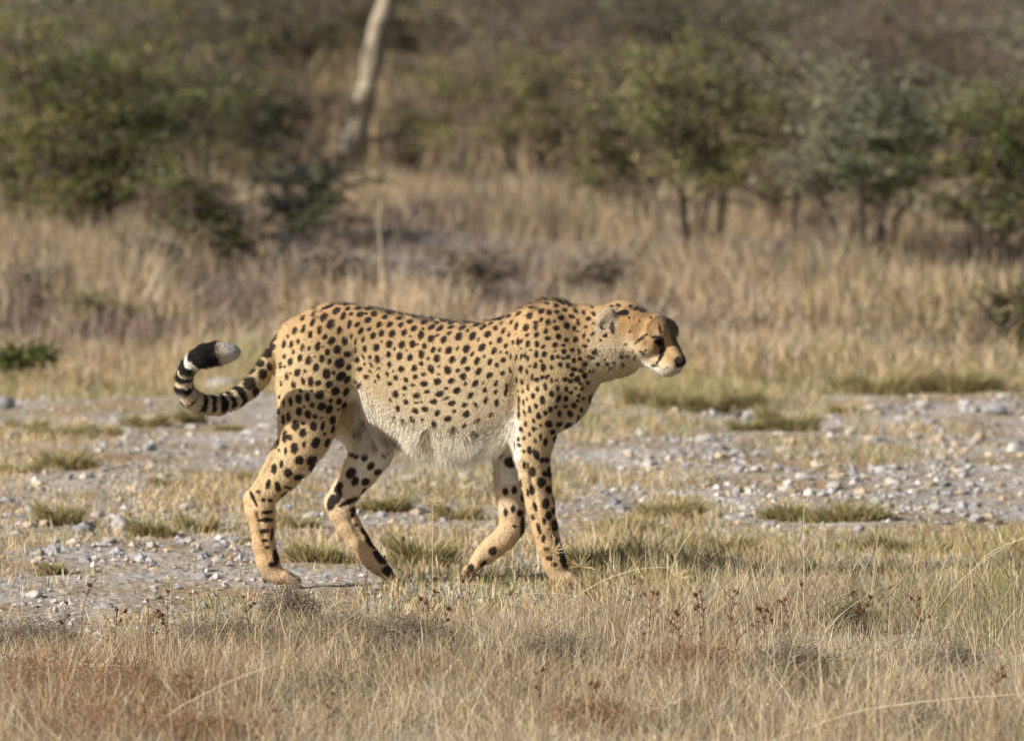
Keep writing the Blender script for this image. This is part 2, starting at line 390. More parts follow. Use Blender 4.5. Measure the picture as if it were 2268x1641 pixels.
cc = np.repeat(mixc([np.ones(n), np.ones(n), .9 * np.ones(n)], (np.array((.52, .49, .45)), np.array((.36, .35, .36)), np.array((.46, .37, .26))), n, .3), len(icv), 0)
tag(obj('rubble', new_mesh('rubble', P.reshape(-1, 3), (np.arange(n)[:, None, None] * len(icv) + icf[None]).reshape(-1, 3), cc), M_stone), 'small broken pale stones scattered between the larger ones', 'rubble', kind='stuff')

# ------------------------------------------------------------------ green tufts standing apart
def tuft(u0, v0, wpx, hpx, green, lab, squash=.45, name='grass_tuft', cols=None, grp='low green tufts on the stony ground', dn=1.0, cat='grass tuft'):
    x0, y0 = ground_at(u0, v0); sc = (y0 + CAM_D) / FPX; R = wpx * .5 * sc; Hh = hpx * 1.35 * sc * (1 if wpx < 160 else .9); green = green * .62
    n = int(np.clip(900 * dn * (wpx / 80), 260, 2600)); a = rng.uniform(0, 6.28, n); r = rng.random(n) ** .62 * (1 + .35 * np.sin(a * 2 + u0) + .25 * np.sin(a * 5 + v0)) * rng.uniform(.7, 1.35, n)
    px, py = np.cos(a) * r * R, np.sin(a) * r * R * squash
    z = height(x0 + px, y0 + py) - float(height(np.array([x0]), np.array([y0]))[0])
    roots = np.stack((px, py, z - .004), 1)
    c = mixc([green * np.ones(n), green * .9 * np.ones(n), (1.15 - green) * np.ones(n), .25 * np.ones(n)], cols or (OLIVE, GREEN, STRAW, lin(90, 84, 50)), n, .2)
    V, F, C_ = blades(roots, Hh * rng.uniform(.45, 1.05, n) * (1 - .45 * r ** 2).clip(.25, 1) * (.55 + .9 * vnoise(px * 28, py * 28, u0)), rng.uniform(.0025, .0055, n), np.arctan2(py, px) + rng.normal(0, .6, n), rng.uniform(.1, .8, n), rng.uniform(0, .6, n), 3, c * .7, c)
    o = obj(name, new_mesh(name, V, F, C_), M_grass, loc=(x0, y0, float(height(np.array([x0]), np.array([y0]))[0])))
    return tag(o, lab, cat, grp)
for a in [(125, 975, 150, 34, .75, 'wide dark green tuft at upper left of the stony ground'), (225, 965, 90, 28, .7, 'dark tuft joined to the right of the wide left tuft'), (60, 960, 90, 34, .45, 'straw tipped tuft left of the wide dark tuft'),
          (140, 1040, 120, 40, .5, 'olive and straw tuft under the wide dark tuft'), (375, 1078, 80, 30, .6, 'small olive tuft left of the near hind leg'), (325, 945, 110, 36, .4, 'thin pale tuft below the tail'), (415, 935, 70, 30, .5, 'small green tuft right under the tail bend'),
          (130, 1162, 100, 48, .7, 'bright green tuft beside the white stones at left'), (335, 1190, 84, 40, .75, 'dark green tuft near the lower left stones'), (440, 1178, 80, 40, .55, 'yellowing tuft left of the near hock'), (560, 1068, 60, 36, .8, 'dark little tuft touching the back of the hock'),
          (505, 955, 60, 20, .8, 'small green tuft below the middle of the tail'), (660, 1170, 80, 34, .4, 'pale tuft between the hind legs'), (705, 1245, 130, 44, .45, 'broad pale olive tuft between the hind feet'), (850, 1130, 100, 42, .55, 'olive tuft behind the far hind shank'),
          (935, 1252, 150, 66, .7, 'big rounded green tuft between far hind paw and lifted forepaw'), (1010, 1150, 110, 40, .45, 'straw and olive tuft under the belly'), (1320, 1262, 150, 66, .6, 'green tuft behind the front ankle'), (1490, 1145, 150, 40, .65, 'left half of the green strip across the rubble'),
          (1750, 1148, 130, 34, .6, 'middle of the long green strip on the rubble'), (1880, 1152, 180, 44, .75, 'long dark green end of the strip on the rubble'), (1500, 910, 120, 52, .55, 'tall olive tuft ahead of the chest'), (1430, 895, 110, 44, .45, 'pale tuft under the muzzle'),
          (1640, 905, 110, 50, .7, 'dark green tuft in the row right of the muzzle'), (1745, 955, 130, 56, .65, 'rounded tuft at the upper edge of the rubble'), (1648, 955, 66, 34, .85, 'small bright green tuft under the dark one'), (1870, 915, 70, 22, .6, 'little tuft left of the rounded pale boulder'),
          (1940, 875, 240, 62, .5, 'wide olive grass bank at the right'), (2120, 870, 230, 66, .55, 'green grass bank by the right edge'), (1560, 905, 90, 40, .4, 'thin straw tuft in the row right of the muzzle'), (2000, 1225, 260, 40, .55, 'broad low olive tuft at the right of the shelf'),
          (1600, 1225, 220, 40, .5, 'low olive tuft in the middle of the shelf'), (1380, 1180, 150, 40, .5, 'olive tuft right of the front leg'), (40, 1050, 80, 30, .6, 'small tuft at the left edge'), (500, 1080, 60, 26, .5, 'small dry tuft left of the dark little tuft'), (120, 1272, 60, 26, .6, 'tiny tuft on the lower left soil'),
          (560, 1205, 70, 24, .2, 'straw coloured tuft left of the near hind ankle'), (1485, 1290, 90, 44, .45, 'round dark edged tuft right of the front paw')]:
    tuft(*a)
# ------------------------------------------------------------------ bushes
LEAFC = {'dark': (np.array((.12, .15, .05)), np.array((.175, .195, .07)), np.array((.29, .25, .11))),
         'olive': (np.array((.18, .20, .075)), np.array((.25, .245, .10)), np.array((.34, .285, .15))),
         'grey': (np.array((.20, .225, .13)), np.array((.27, .275, .18)), np.array((.34, .32, .22))),
         'brown': (np.array((.17, .13, .09)), np.array((.23, .17, .11)), np.array((.15, .15, .08)))}
def make_bush(Hb, Rb, nst, nleaf, kind, seed, low=.35, bark=(.13, .10, .08), lean=(0, 0), leafsize=.015, twigs=5, nbr=8, r0=.022):
    r = np.random.default_rng(seed); paths = []; tips = []; sprays = []
    for s in range(nst):
        a = 6.28 * (s + r.uniform(-.3, .3)) / nst; e = np.array((math.cos(a) * Rb * r.uniform(.25, .55) + lean[0] * Hb, math.sin(a) * Rb * r.uniform(.2, .5) + lean[1] * Hb, Hb * r.uniform(.62, .85)))
        b0 = np.array((math.cos(a) * .04, math.sin(a) * .04, -.03)); t = np.linspace(0, 1, 8)[:, None]
        P = b0 * (1 - t) + e * t; P[:, :2] += (t * (1 - t)) * r.normal(0, .3, 2) * Rb; P += r.normal(0, .012, P.shape) * (t > 0); rr = r0 * r.uniform(.7, 1.2) * (1 - .75 * t[:, 0])
        paths.append((P, rr))
        for b in range(nbr):
            q = r.uniform(low, 1.0); i = min(int(q * 7), 6); st = P[i] * (1 - (q * 7 - i)) + P[i + 1] * (q * 7 - i)
            a2 = r.uniform(0, 6.28); L = Rb * r.uniform(.25, .62); d = np.array((math.cos(a2), math.sin(a2), r.uniform(-.1, .75))) * L
            t2 = np.linspace(0, 1, 5)[:, None]; Q = st + d * t2 + r.normal(0, .02, (5, 3)) * t2; Q[:, 2] += .18 * L * np.sin(t2[:, 0] * 3) ; Q[:, 2] = np.minimum(Q[:, 2], Hb)
            paths.append((Q, rr[i] * .5 * (1 - .7 * t2[:, 0])))
            for w in range(twigs):
                j = r.integers(1, 5); a3 = r.uniform(0, 6.28); L3 = Rb * r.uniform(.12, .40); d3 = np.array((math.cos(a3), math.sin(a3), r.uniform(-.15, .55))) * L3
                t3 = np.linspace(0, 1, 3)[:, None]; W = Q[j] + d3 * t3; paths.append((W, .0045 * (1 - .6 * t3[:, 0]))); tips += [W[1], W[2]]; sprays.append((W[0], W[2] - W[0]))
            tips += [Q[3], Q[4]]
    tips = np.array(tips)
    V, F = tubes(paths, 4)
    bc_ = np.array(bark)[None] * (.75 + .5 * r.random((len(V) // 4, 1))).repeat(4, 0)[:len(V)] * np.array((1, 1, 1))
    nleaf = int(nleaf * (.85 if leafsize < .02 else .6))
    for q_ in range(160 if nleaf else 0):
        a = r.uniform(0, 6.28); rr_ = Rb * r.random() ** .5; s_ = tips[int(r.integers(0, len(tips)))]; d_ = r.normal(0, 1, 3) * (.13 if nleaf > 1500 else .05); V2 = s_ + d_ * np.linspace(0, 1, 3)[:, None]; paths.append((V2, np.array((.006, .005, .003)))); 
    V, F = tubes(paths, 4); bc_ = np.array(bark)[None] * (.7 + 1.0 * r.random((len(V) // 4, 1)) ** 2).repeat(4, 0)
    trunk_me = new_mesh('trunk', V, F, bc_)
    crown_me = None
    if nleaf:
        so_ = np.array([a for a, b in sprays]); sd_ = np.array([b for a, b in sprays]); w = .15 + r.random(len(so_)) ** 2.5; k = r.choice(len(so_), nleaf, p=w / w.sum())
        c0 = so_[k] + sd_[k] * r.uniform(.1, 1.35, (nleaf, 1)) + r.normal(0, .034, (nleaf, 3)) * np.array((1.2, 1.2, .7)) * (Rb / .8) ** .5
        c0[:, 2] = np.maximum(c0[:, 2], .03)
        d = r.normal(0, 1, (nleaf, 3)); d /= np.linalg.norm(d, axis=1)[:, None]; e_ = np.cross(d, r.normal(0, 1, (nleaf, 3))); e_ /= np.linalg.norm(e_, axis=1)[:, None]
        s = leafsize * r.uniform(.6, 1.4, (nleaf, 1)); Vq = np.stack((c0 - d * s, c0 + e_ * s * .38, c0 + d * s, c0 - e_ * s * .38), 1).reshape(-1, 3)
        pal = LEAFC[kind]; pc = r.integers(0, 3, len(so_)); cc = np.stack(pal)[np.where(r.random(nleaf) < .7, pc[k], r.integers(0, 3, nleaf))] * r.uniform(.8, 1.6, (nleaf, 1))
        cc[r.random(nleaf) < .02] = (.40, .40, .36)
        crown_me = new_mesh('crown', Vq, np.arange(4 * nleaf).reshape(-1, 4), np.repeat(cc, 4, 0))
    return trunk_me, crown_me
def put_bush(name, meshes, loc, sc=1.0, rz=0.0, lab=None, cat='bush', grp=None):
    e = empty(name, loc, rz); e.scale = (sc, sc, sc)
    obj('trunk', meshes[0], M_bark, e)
    if meshes[1]: obj('crown', meshes[1], M_leaf, e)
    return tag(e, lab, cat, grp)
GRP = 'thorn bushes behind the animal'
def bush_at(ub, vb, vtop, halfpx, nst, nleaf, kind, seed, lab, **kw):
    x0, y0 = ground_at(ub, vb); sc = (y0 + CAM_D) / FPX
    me = make_bush((vb - vtop) * sc, halfpx * sc, nst, nleaf, kind, seed, **kw)
    return put_bush('thorn_bush', me, (x0, y0, float(height(np.array([x0]), np.array([y0]))[0])), lab=lab, grp=GRP)
bush_at(225, 565, 50, 370, 6, 22000, 'dark', 101, 'large dense dark green thorn bush filling the upper left corner', low=.25, lean=(-.12, 0), nbr=13, twigs=6, r0=.03)
bush_at(300, 420, -20, 260, 5, 9000, 'dark', 121, 'tall green thorn bush rising behind the large one at upper left', low=.2)
bush_at(440, 610, 330, 190, 5, 4200, 'dark', 122, 'low green bush spreading right of the large one', low=.15, r0=.014)
bush_at(30, 520, 20, 210, 4, 11000, 'dark', 102, 'green thorn bush cut by the left edge behind the large one', low=.15)
bush_at(625, 530, 320, 180, 4, 1500, 'grey', 103, 'open grey twiggy thorn bush below the pale trunk', low=.2, lean=(.25, 0), nbr=7, r0=.03, bark=(.07, .065, .06))
bush_at(590, 425, 150, 150, 4, 4600, 'grey', 104, 'greyish green thorn bush left of the pale trunk', low=.4)
bush_at(900, 400, 185, 100, 3, 2600, 'olive', 105, 'small olive thorn bush right of the pale trunk', low=.3)
bush_at(1175, 440, 110, 300, 6, 9500, 'olive', 106, 'wide olive thorn bush with forked stems above the animal\'s back', low=.42, nbr=9, r0=.028)
bush_at(1545, 590, 80, 250, 4, 8600, 'olive', 107, 'tall thorn bush with slender dark stems above the head', low=.34, nbr=12, r0=.020, bark=(.08, .07, .055))
bush_at(1925, 590, 90, 310, 6, 12000, 'grey', 108, 'large grey green thorn bush with a forked trunk at the right', low=.30, nbr=12, r0=.019, bark=(.10, .085, .07))
bush_at(2210, 620, 170, 230, 6, 8600, 'dark', 109, 'dark thorn bush with many stems at the right edge', low=.30, nbr=11, r0=.017, bark=(.10, .085, .07))
bush_at(2255, 760, 620, 80, 6, 1800, 'olive', 110, 'low yellowish bush in the grass at the right edge', low=.2, r0=.010)
bush_at(1735, 540, 150, 190, 5, 5600, 'olive', 111, 'thin thorn bush between the slender stems and the forked trunk', low=.3, r0=.014)
bush_at(1370, 500, 190, 170, 5, 4200, 'olive', 123, 'sparse olive thorn bush between the forked stems and the slender stems', low=.3, r0=.014)
bush_at(430, 400, 60, 190, 4, 6000, 'olive', 112, 'yellow olive bush behind the large green one', low=.25)
bush_at(1420, 360, 60, 170, 4, 5200, 'olive', 113, 'half hidden olive bush behind the slender stemmed one', low=.3)
bush_at(1960, 330, 25, 230, 5, 8000, 'grey', 114, 'pale grey green bush high in the right part', low=.2)
bush_at(2230, 340, 40, 180, 4, 5200, 'olive', 115, 'olive bush in the upper right corner', low=.25)
# leafless grey shrubs standing in the grass
for i, (ub, vb, vt, hp_, lab) in enumerate([q__ for q__ in [(480, 575, 430, 110, 'grey leafless shrub right of the large green bush'), (720, 660, 560, 120, 'dark twiggy shrub under the fallen branch'), (905, 655, 545, 110, 'grey brown twig shrub above the rump'), (1060, 665, 560, 120, 'grey brown twig shrub above the middle of the back'),
        (1270, 560, 430, 90, 'pale twig shrub above the shoulders'), (200, 850, 760, 90, 'brown twig shrub in the grass at left'), (90, 700, 590, 100, 'brown twig shrub near the left edge'), (1330, 650, 570, 90, 'small twig shrub above the nape'), (2010, 640, 500, 90, 'brown twig shrub between the right trunks'), (330, 640, 530, 90, 'faint twig shrub in the left grass')] if q__[0] not in (1270, 200, 905, 2010)]):
    x0, y0 = ground_at(ub, vb); sc = (y0 + CAM_D) / FPX
    me = make_bush((vb - vt) * sc, hp_ * sc, 7, 900, 'brown', 200 + i, low=.1, bark=(.26, .215, .165), nbr=6, twigs=6, r0=.006)
    put_bush('dry_shrub', me, (x0, y0, float(height(np.array([x0]), np.array([y0]))[0])), lab=lab, cat='shrub', grp='leafless shrubs in the back grass')
# the pale leaning tree trunk
x0, y0 = ground_at(758, 432); sc = (y0 + CAM_D) / FPX; z00 = float(height(np.array([x0]), np.array([y0]))[0])
tree = empty('pale_tree', (x0, y0, z00)); tag(tree, 'leaning pale barked tree trunk rising out of the top of the picture', 'tree')
cen = [(752, 440, 27), (765, 395, 25), (772, 350, 27), (788, 290, 31), (803, 240, 27), (815, 190, 25), (826, 130, 24), (836, 75, 22), (850, 30, 22), (868, -30, 21), (892, -110, 19), (925, -220, 17), (950, -340, 14), (985, -470, 10)]
P = np.array([at(a, b, y0) for a, b, r in cen]) - np.array((x0, y0, z00)); P[:, 1] = np.linspace(0, -.25, len(P)); R_ = np.array([r for a, b, r in cen]) * sc * (1 + rng.normal(0, .05, len(cen)))
tq = np.linspace(0, len(P) - 1, 60); Pf = np.stack([np.interp(tq, np.arange(len(P)), P[:, i]) for i in range(3)], 1); Rf = np.interp(tq, np.arange(len(P)), R_) * (1 + .14 * (vnoise(tq * 1.7, tq * 0, 7) - .5) * 2)
V, F = tubes([(Pf, Rf)], 14); V = V + (fbm(V[:, 0] * 14 + V[:, 1] * 9, V[:, 2] * 8, 77) - .5)[:, None] * .02
tc_ = np.array((.37, .315, .235))[None] * (.75 + .45 * fbm(V[:, 0] * 8 + V[:, 1] * 8, V[:, 2] * 5, 78))[:, None]
tc_[vnoise(V[:, 0] * 7, V[:, 2] * 9 + V[:, 1] * 9, 79) > .70] *= .55
obj('trunk', new_mesh('trunk', V, F, tc_, True), M_bark, tree)
me = make_bush(2.6, 2.2, 5, 14000, 'grey', 300, low=.3, leafsize=.04, nbr=9, r0=.06, bark=(.4, .35, .28)); tz = P[-3]
obj('crown', me[1], M_leaf, tree, loc=tuple(tz)); obj('branches', me[0], M_bark, tree, loc=tuple(tz))
# bent dead branch and low twigs
def branch(name, pts, rpx, lab, colr, cat='branch', leaves=0):
    y1 = ground_at(pts[0][0], pts[0][3])[1]; sc = (y1 + CAM_D) / FPX
    P = np.array([at(p[0], p[1], y1 + p[2]) for p in pts]); o0 = P[0].copy(); tq = np.linspace(0, len(P) - 1, 24)
    Pf = np.stack([np.interp(tq, np.arange(len(P)), P[:, i]) for i in range(3)], 1) - o0; paths = [(Pf, rpx * sc * (1 - .6 * tq / tq[-1]))]
    for k in range(14):
        i = rng.integers(3, 23); d = rng.normal(0, 1, 3) * np.array((1, .7, 1)) * .09; paths.append((Pf[i] + d * np.linspace(0, 1, 4)[:, None], np.linspace(.004, .0015, 4)))
    V, F = tubes(paths, 5); e = empty(name, tuple(o0)); obj('stem', new_mesh('stem', V, F, np.full((len(V), 3), 1.) * np.array(colr)), M_bark, e)
    if leaves:
        c0 = Pf[rng.integers(0, 24, leaves)] + rng.normal(0, .03, (leaves, 3)) * np.array((1, 1, .8)); d = rng.normal(0, 1, (leaves, 3)); d /= np.linalg.norm(d, axis=1)[:, None]; e2_ = np.cross(d, rng.normal(0, 1, (leaves, 3))); e2_ /= np.linalg.norm(e2_, axis=1)[:, None]
        s = .014; obj('foliage', new_mesh('foliage', np.stack((c0 - d * s, c0 + e2_ * s * .5, c0 + d * s, c0 - e2_ * s * .5), 1).reshape(-1, 3), np.arange(4 * leaves).reshape(-1, 4), np.repeat(LEAFC['olive'][0] * rng.uniform(.5, 1.3, (leaves, 1)), 4, 0)), M_leaf, e)
    return tag(e, lab, cat)
branch('fallen_branch', [(610, 522, 0, 640), (660, 535, 0, 0), (705, 560, -.1, 0), (745, 592, -.15, 0), (780, 628, -.2, 0), (800, 665, -.25, 0)], 9, 'dark bent branch arching down to the grass above the rump', (.06, .055, .055))
branch('thorn_branch', [(600, 525, 0, 600), (650, 500, .1, 0), (690, 475, .1, 0), (730, 440, .15, 0), (770, 410, .2, 0), (850, 395, .3, 0)], 8, 'dark rising thorn branch crossing below the pale trunk', (.05, .045, .04), leaves=260)
branch('thorn_branch', [(640, 515, 0, 600), (700, 495, .1, 0), (760, 482, .1, 0), (830, 488, .15, 0)], 5, 'thin dark twig reaching right below the pale trunk', (.07, .06, .055), leaves=60)
branch('green_twig', [(165, 675, 0, 740), (205, 668, 0, 0), (240, 690, 0, 0), (285, 696, -.03, 0), (340, 688, -.05, 0)], 4, 'leafy green twig lying over the grass at left', (.12, .11, .06), 'twig', 420)
branch('green_twig', [(-30, 800, 0, 860), (20, 790, 0, 0), (60, 798, 0, 0), (110, 780, 0, 0)], 5, 'dark leafy twig at the left edge above the boulder', (.08, .08, .05), 'twig', 700)
# thicket further back: copies of six bushes
protos = [make_bush(2.0, 1.5, 5, 4600, k_, 400 + i, low=.12, leafsize=.028, nbr=9, twigs=6, r0=.03, bark=(.15, .125, .11)) for i, k_ in enumerate(('brown', 'olive', 'grey', 'brown', 'dark', 'brown'))]
for ya, yb, n, lab in ((27, 34, 11, 'feathery bush standing at the front of the thicket'), (34, 45, 20, 'blurred bush in the first row of the thicket'), (44, 58, 20, 'blurred bush in the middle of the thicket'), (58, 78, 24, 'blurred grey brown bush in the upper thicket'), (78, 110, 36, 'blurred bush in the dark back of the thicket')):
    for i in range(n):
        lab_i = lab if n > 20 else lab + ', ' + ('first second third fourth fifth sixth seventh eighth ninth tenth eleventh twelfth thirteenth fourteenth fifteenth sixteenth seventeenth eighteenth nineteenth twentieth'.split()[i]) + ' from the left'
        yq = rng.uniform(ya, yb); xq = ((i + rng.uniform(0, 1)) / n * 2 - 1) * half_w(yq) * 1.75
        if ya < 40 and 640 < 1134 + FPX * xq / (yq + CAM_D) < 930: yq += 14
        put_bush('thicket_bush', protos[int(rng.choice(6, p=[.16, .28, .14, .16, .14, .12]))], (xq, yq, float(height(np.array([xq]), np.array([yq]))[0])), rng.uniform(.75, 1.3) * (.72 if ya < 30 else 1), rng.uniform(0, 6.28), lab_i, 'bush', 'bushes of the blurred thicket')

# ------------------------------------------------------------------ cheetah
PX = 1 / 748.4
H = 0.0034
GX0, GX1 = float(at(372, 800, 0)[0]), float(at(1535, 800, 0)[0])
GZ0, GZ1 = -0.03, float(at(1134, 630, 0)[2])
GY0, GY1 = -0.43, 0.20
gx = np.arange(GX0, GX1, H, dtype=np.float32); gy = np.arange(GY0, GY1, H, dtype=np.float32); gz = np.arange(GZ0, GZ1, H, dtype=np.float32)
D = np.full((len(gx), len(gy), len(gz)), .5, dtype=np.float32)
def box_slices(lo, hi):
    r = []
    for g, a, b in zip((gx, gy, gz), lo, hi):
        i0 = int(np.clip(np.floor((a - g[0]) / H), 0, len(g) - 2)); i1 = int(np.clip(np.ceil((b - g[0]) / H) + 1, i0 + 2, len(g)))
        r.append(slice(i0, i1))
    return r
def smin(a, b, k):
    h = np.clip(.5 + .5 * (b - a) / k, 0, 1)
    return b * (1 - h) + a * h - k * h * (1 - h)
def seg(p, q, r0, r1, ys=1.0, k=.015, carve=False):
    """round cone from p to q; ys scales its thickness across the body"""
    p = np.asarray(p, float); q = np.asarray(q, float); pad = max(r0, r1) * max(1, ys) + k * 2 + .01
    s = box_slices(np.minimum(p, q) - pad, np.maximum(p, q) + pad)
    X = gx[s[0]][:, None, None]; Y = gy[s[1]][None, :, None]; Z = gz[s[2]][None, None, :]
    d = q - p; L2 = max(float(d @ d), 1e-9)
    t = np.clip(((X - p[0]) * d[0] + (Y - p[1]) * d[1] + (Z - p[2]) * d[2]) / L2, 0, 1)
    dx = X - (p[0] + t * d[0]); dy = (Y - (p[1] + t * d[1])) / ys; dz = Z - (p[2] + t * d[2])
    f = (np.sqrt(dx * dx + dy * dy + dz * dz) - (r0 + (r1 - r0) * t)).astype(np.float32)
    sub = D[s[0], s[1], s[2]]
    if carve: D[s[0], s[1], s[2]] = -smin(-sub, f, k)
    else: D[s[0], s[1], s[2]] = smin(sub, f, k)
def ell(c, R, axes=None, k=.015, carve=False):
    c = np.asarray(c, float); R = np.asarray(R, float); m = R.max() + 2 * k + .01
    s = box_slices(c - m, c + m)
    X = gx[s[0]][:, None, None] - c[0]; Y = gy[s[1]][None, :, None] - c[1]; Z = gz[s[2]][None, None, :] - c[2]
    if axes is None: a, b, d = X, Y, Z
    else: a, b, d = [X * A[0] + Y * A[1] + Z * A[2] for A in axes]
    q = np.sqrt((a / R[0]) ** 2 + (b / R[1]) ** 2 + (d / R[2]) ** 2)
    q2 = np.sqrt((a / R[0] ** 2) ** 2 + (b / R[1] ** 2) ** 2 + (d / R[2] ** 2) ** 2)
    f = (q * (q - 1) / np.maximum(q2, 1e-6)).astype(np.float32)
    sub = D[s[0], s[1], s[2]]
    if carve: D[s[0], s[1], s[2]] = -smin(-sub, f, k)
    else: D[s[0], s[1], s[2]] = smin(sub, f, k)
# trunk from rump to neck: back line, belly line, half width
TT = [(604,785,800,.012),(612,757,850,.04),(625,733,885,.065),(645,709,905,.082),(675,690,912,.093),(710,675,905,.100),(750,669,890,.102),(790,673,888,.100),(806,676,915,.100),(825,679,940,.102),(850,684,958,.104),(900,695,976,.110),
      (950,703,986,.118),(1000,710,992,.124),(1050,713,992,.126),(1090,708,986,.124),(1125,697,980,.120),(1155,683,978,.114),(1185,669,974,.106),(1210,661,966,.100),(1235,662,958,.096),(1262,672,945,.092),
      (1284,677,928,.086),(1300,678,906,.080),(1312,678,872,.078),(1330,677,847,.076),(1355,676,840,.073),(1380,677,834,.067),(1405,684,826,.055),(1425,700,805,.030),(1436,735,770,.008)]
TT = np.array(TT, float)
uu = 1134 + gx * 748.4
def prof(i):
    a = np.interp(np.arange(590, 1450, 1.0), TT[:, 0], TT[:, i]); k = np.exp(-np.linspace(-2, 2, 21) ** 2); k /= k.sum()
    a = np.convolve(np.pad(a, 10, mode='edge'), k, mode='valid'); return np.interp(uu, np.arange(590, 1450, 1.0), a)
zt = np.array([at(1134, v, 0)[2] for v in prof(1)]); zb = np.array([at(1134, v, 0)[2] for v in prof(2)]); wd = prof(3)
m = (uu > 604) & (uu < 1436)
i0, i1 = np.where(m)[0][[0, -1]]
z0 = (zt + zb)[i0:i1, None, None] / 2; hh = (zt - zb)[i0:i1, None, None] / 2; ww = wd[i0:i1, None, None]
Zr = (gz[None, None, :] - z0) / hh
wz = ww * (1 - .16 * np.clip(Zr, 0, 1) ** 2 - .05 * np.clip(-Zr, 0, 1))
pz = np.where(Zr < 0, 3.4, 2.25)
q = (np.abs(Zr) ** pz + np.abs(gy[None, :, None] / wz) ** 2.15) ** (1 / 2.2)
D[i0:i1] = np.minimum(D[i0:i1], ((q - 1) * np.minimum(hh, ww)).astype(np.float32))
def chain(pts, y, k=.02, ys=1.0):
    """pts: (u, v, r_px[, y])"""
    P = [(at(p[0], p[1], p[3] if len(p) > 3 else y), p[2] * PX) for p in pts]
    for (a, ra), (b, rb) in zip(P[:-1], P[1:]): seg(a, b, ra, rb, ys, k)
# haunches, legs
def mirror(pts, y0): return pts
chain([(700,775,72),(690,850,76),(686,900,69)], -.062, .03, .62)
chain([(686,900,69,-.07),(680,945,62,-.078),(672,975,54,-.082),(655,1015,42,-.088),(630,1052,33,-.092),(603,1080,28,-.095),(577,1102,27,-.098)], -.08, .016, .72)
chain([(566,1108,27),(576,1128,33),(582,1165,27),(584,1205,25),(593,1242,25),(601,1262,24)], -.10, .010, .74)
seg(at(556,1098,-.1), at(575,1140,-.1), 12*PX, 14*PX, 1, .008)
seg(at(616,985,-.085), at(562,1090,-.098), 9*PX, 9*PX, .8, .012)      # heel tendon
chain([(700,775,68),(730,860,74),(770,905,66)], .062, .03, .60)
chain([(770,905,66,.07),(820,955,58,.085),(822,1000,47,.09),(797,1045,37,.095),(766,1088,31,.1),(745,1112,27,.1)], .085, .016, .75)
chain([(742,1116,24),(756,1132,30),(772,1165,27),(794,1200,25),(818,1232,22),(836,1250,21)], .10, .010, .78)
# shoulders and forelegs
ell(at(1205, 800, -.066), (.085, .038, .150), k=.03); ell(at(1205, 800, .066), (.085, .038, .150), k=.03)
ell(at(1180, 905, -.075), (.062, .034, .085), k=.025)
chain([(1195,900,58,-.078),(1183,965,46,-.085),(1179,1010,38,-.09),(1186,1060,34,-.09),(1197,1120,30,-.09),(1208,1172,27,-.09),(1217,1210,26,-.09),(1229,1248,25,-.09),(1236,1268,24,-.09)], -.09, .014, .78)
chain([(1180,900,52,.078),(1140,960,44,.085),(1125,1010,34,.09),(1127,1080,31,.09),(1134,1135,28,.09),(1135,1165,27,.09),(1117,1192,25,.09),(1093,1211,24,.09),(1073,1228,23,.09)], .09, .014, .80)
seg(at(1165,975,-.088), at(1140,940,-.08), 14*PX, 22*PX, .8, .02)       # elbow
ell(at(1278, 845, 0), (.040, .068, .090), k=.03)                          # breast
# paws: (centre u, v), y, direction along which the toes point, size
def paw(u, v, y, ang, s=1.0, curl=0.0):
    c = at(u, v, y); f = np.array((math.cos(ang), 0, math.sin(ang))); up = np.array((-math.sin(ang), 0, math.cos(ang)))
    ell(c, (.040 * s, .031 * s, .024 * s), (f, np.array((0, 1, 0)), up), .010)
    for i, o in enumerate((-.024, -.0085, .0085, .024)):
        L = .036 if i in (1, 2) else .028
        b = c + np.array((0, o * s, 0)) + f * .014 * s
        e = b + (f * L - up * (.008 + curl)) * s
        seg(b + up * .006, e, .0135 * s, .0130 * s, 1, .004)
        seg(e + f * .005, e + f * .0115 - up * .006, .0035, .0015, 1, .003)   # claw
paw(622, 1277, -.10, math.radians(-6), 1.0)
paw(848, 1262, .10, math.radians(-38), .92)
paw(1252, 1279, -.09, math.radians(-8), 1.0)
paw(1057, 1243, .09, math.radians(238), .92, .006)
# tail
TA = np.array([(1105,640,62),(1050,735,70),(1000,815,76),(930,925,80),(840,1025,80),(720,1105,80),(590,1155,82),(455,1155,82),(350,1100,80),(297,1015,74),(297,925,70),(330,840,70),(390,775,78),(470,740,97),(565,718,95),(640,710,82),(690,706,66)], float)
TY = np.interp(np.arange(len(TA)), [0, 3, 6, 9, 13, 16], [0, -.04, -.13, -.21, -.26, -.27])
TP = [(at(330.1 + .262 * x, 594.3 + .262 * y, yy), .262 * r * PX) for (x, y, r), yy in zip(TA, TY)]
TP = [(p, r * (CAM_D + p[1]) / CAM_D) for p, r in TP]
seg(at(650, 745, 0), TP[1][0], .045, TP[1][1], 1, .02)
for (a, ra), (b, rb) in zip(TP[:-1], TP[1:]): seg(a, b, ra * 1.0, rb * 1.0, 1, .008)
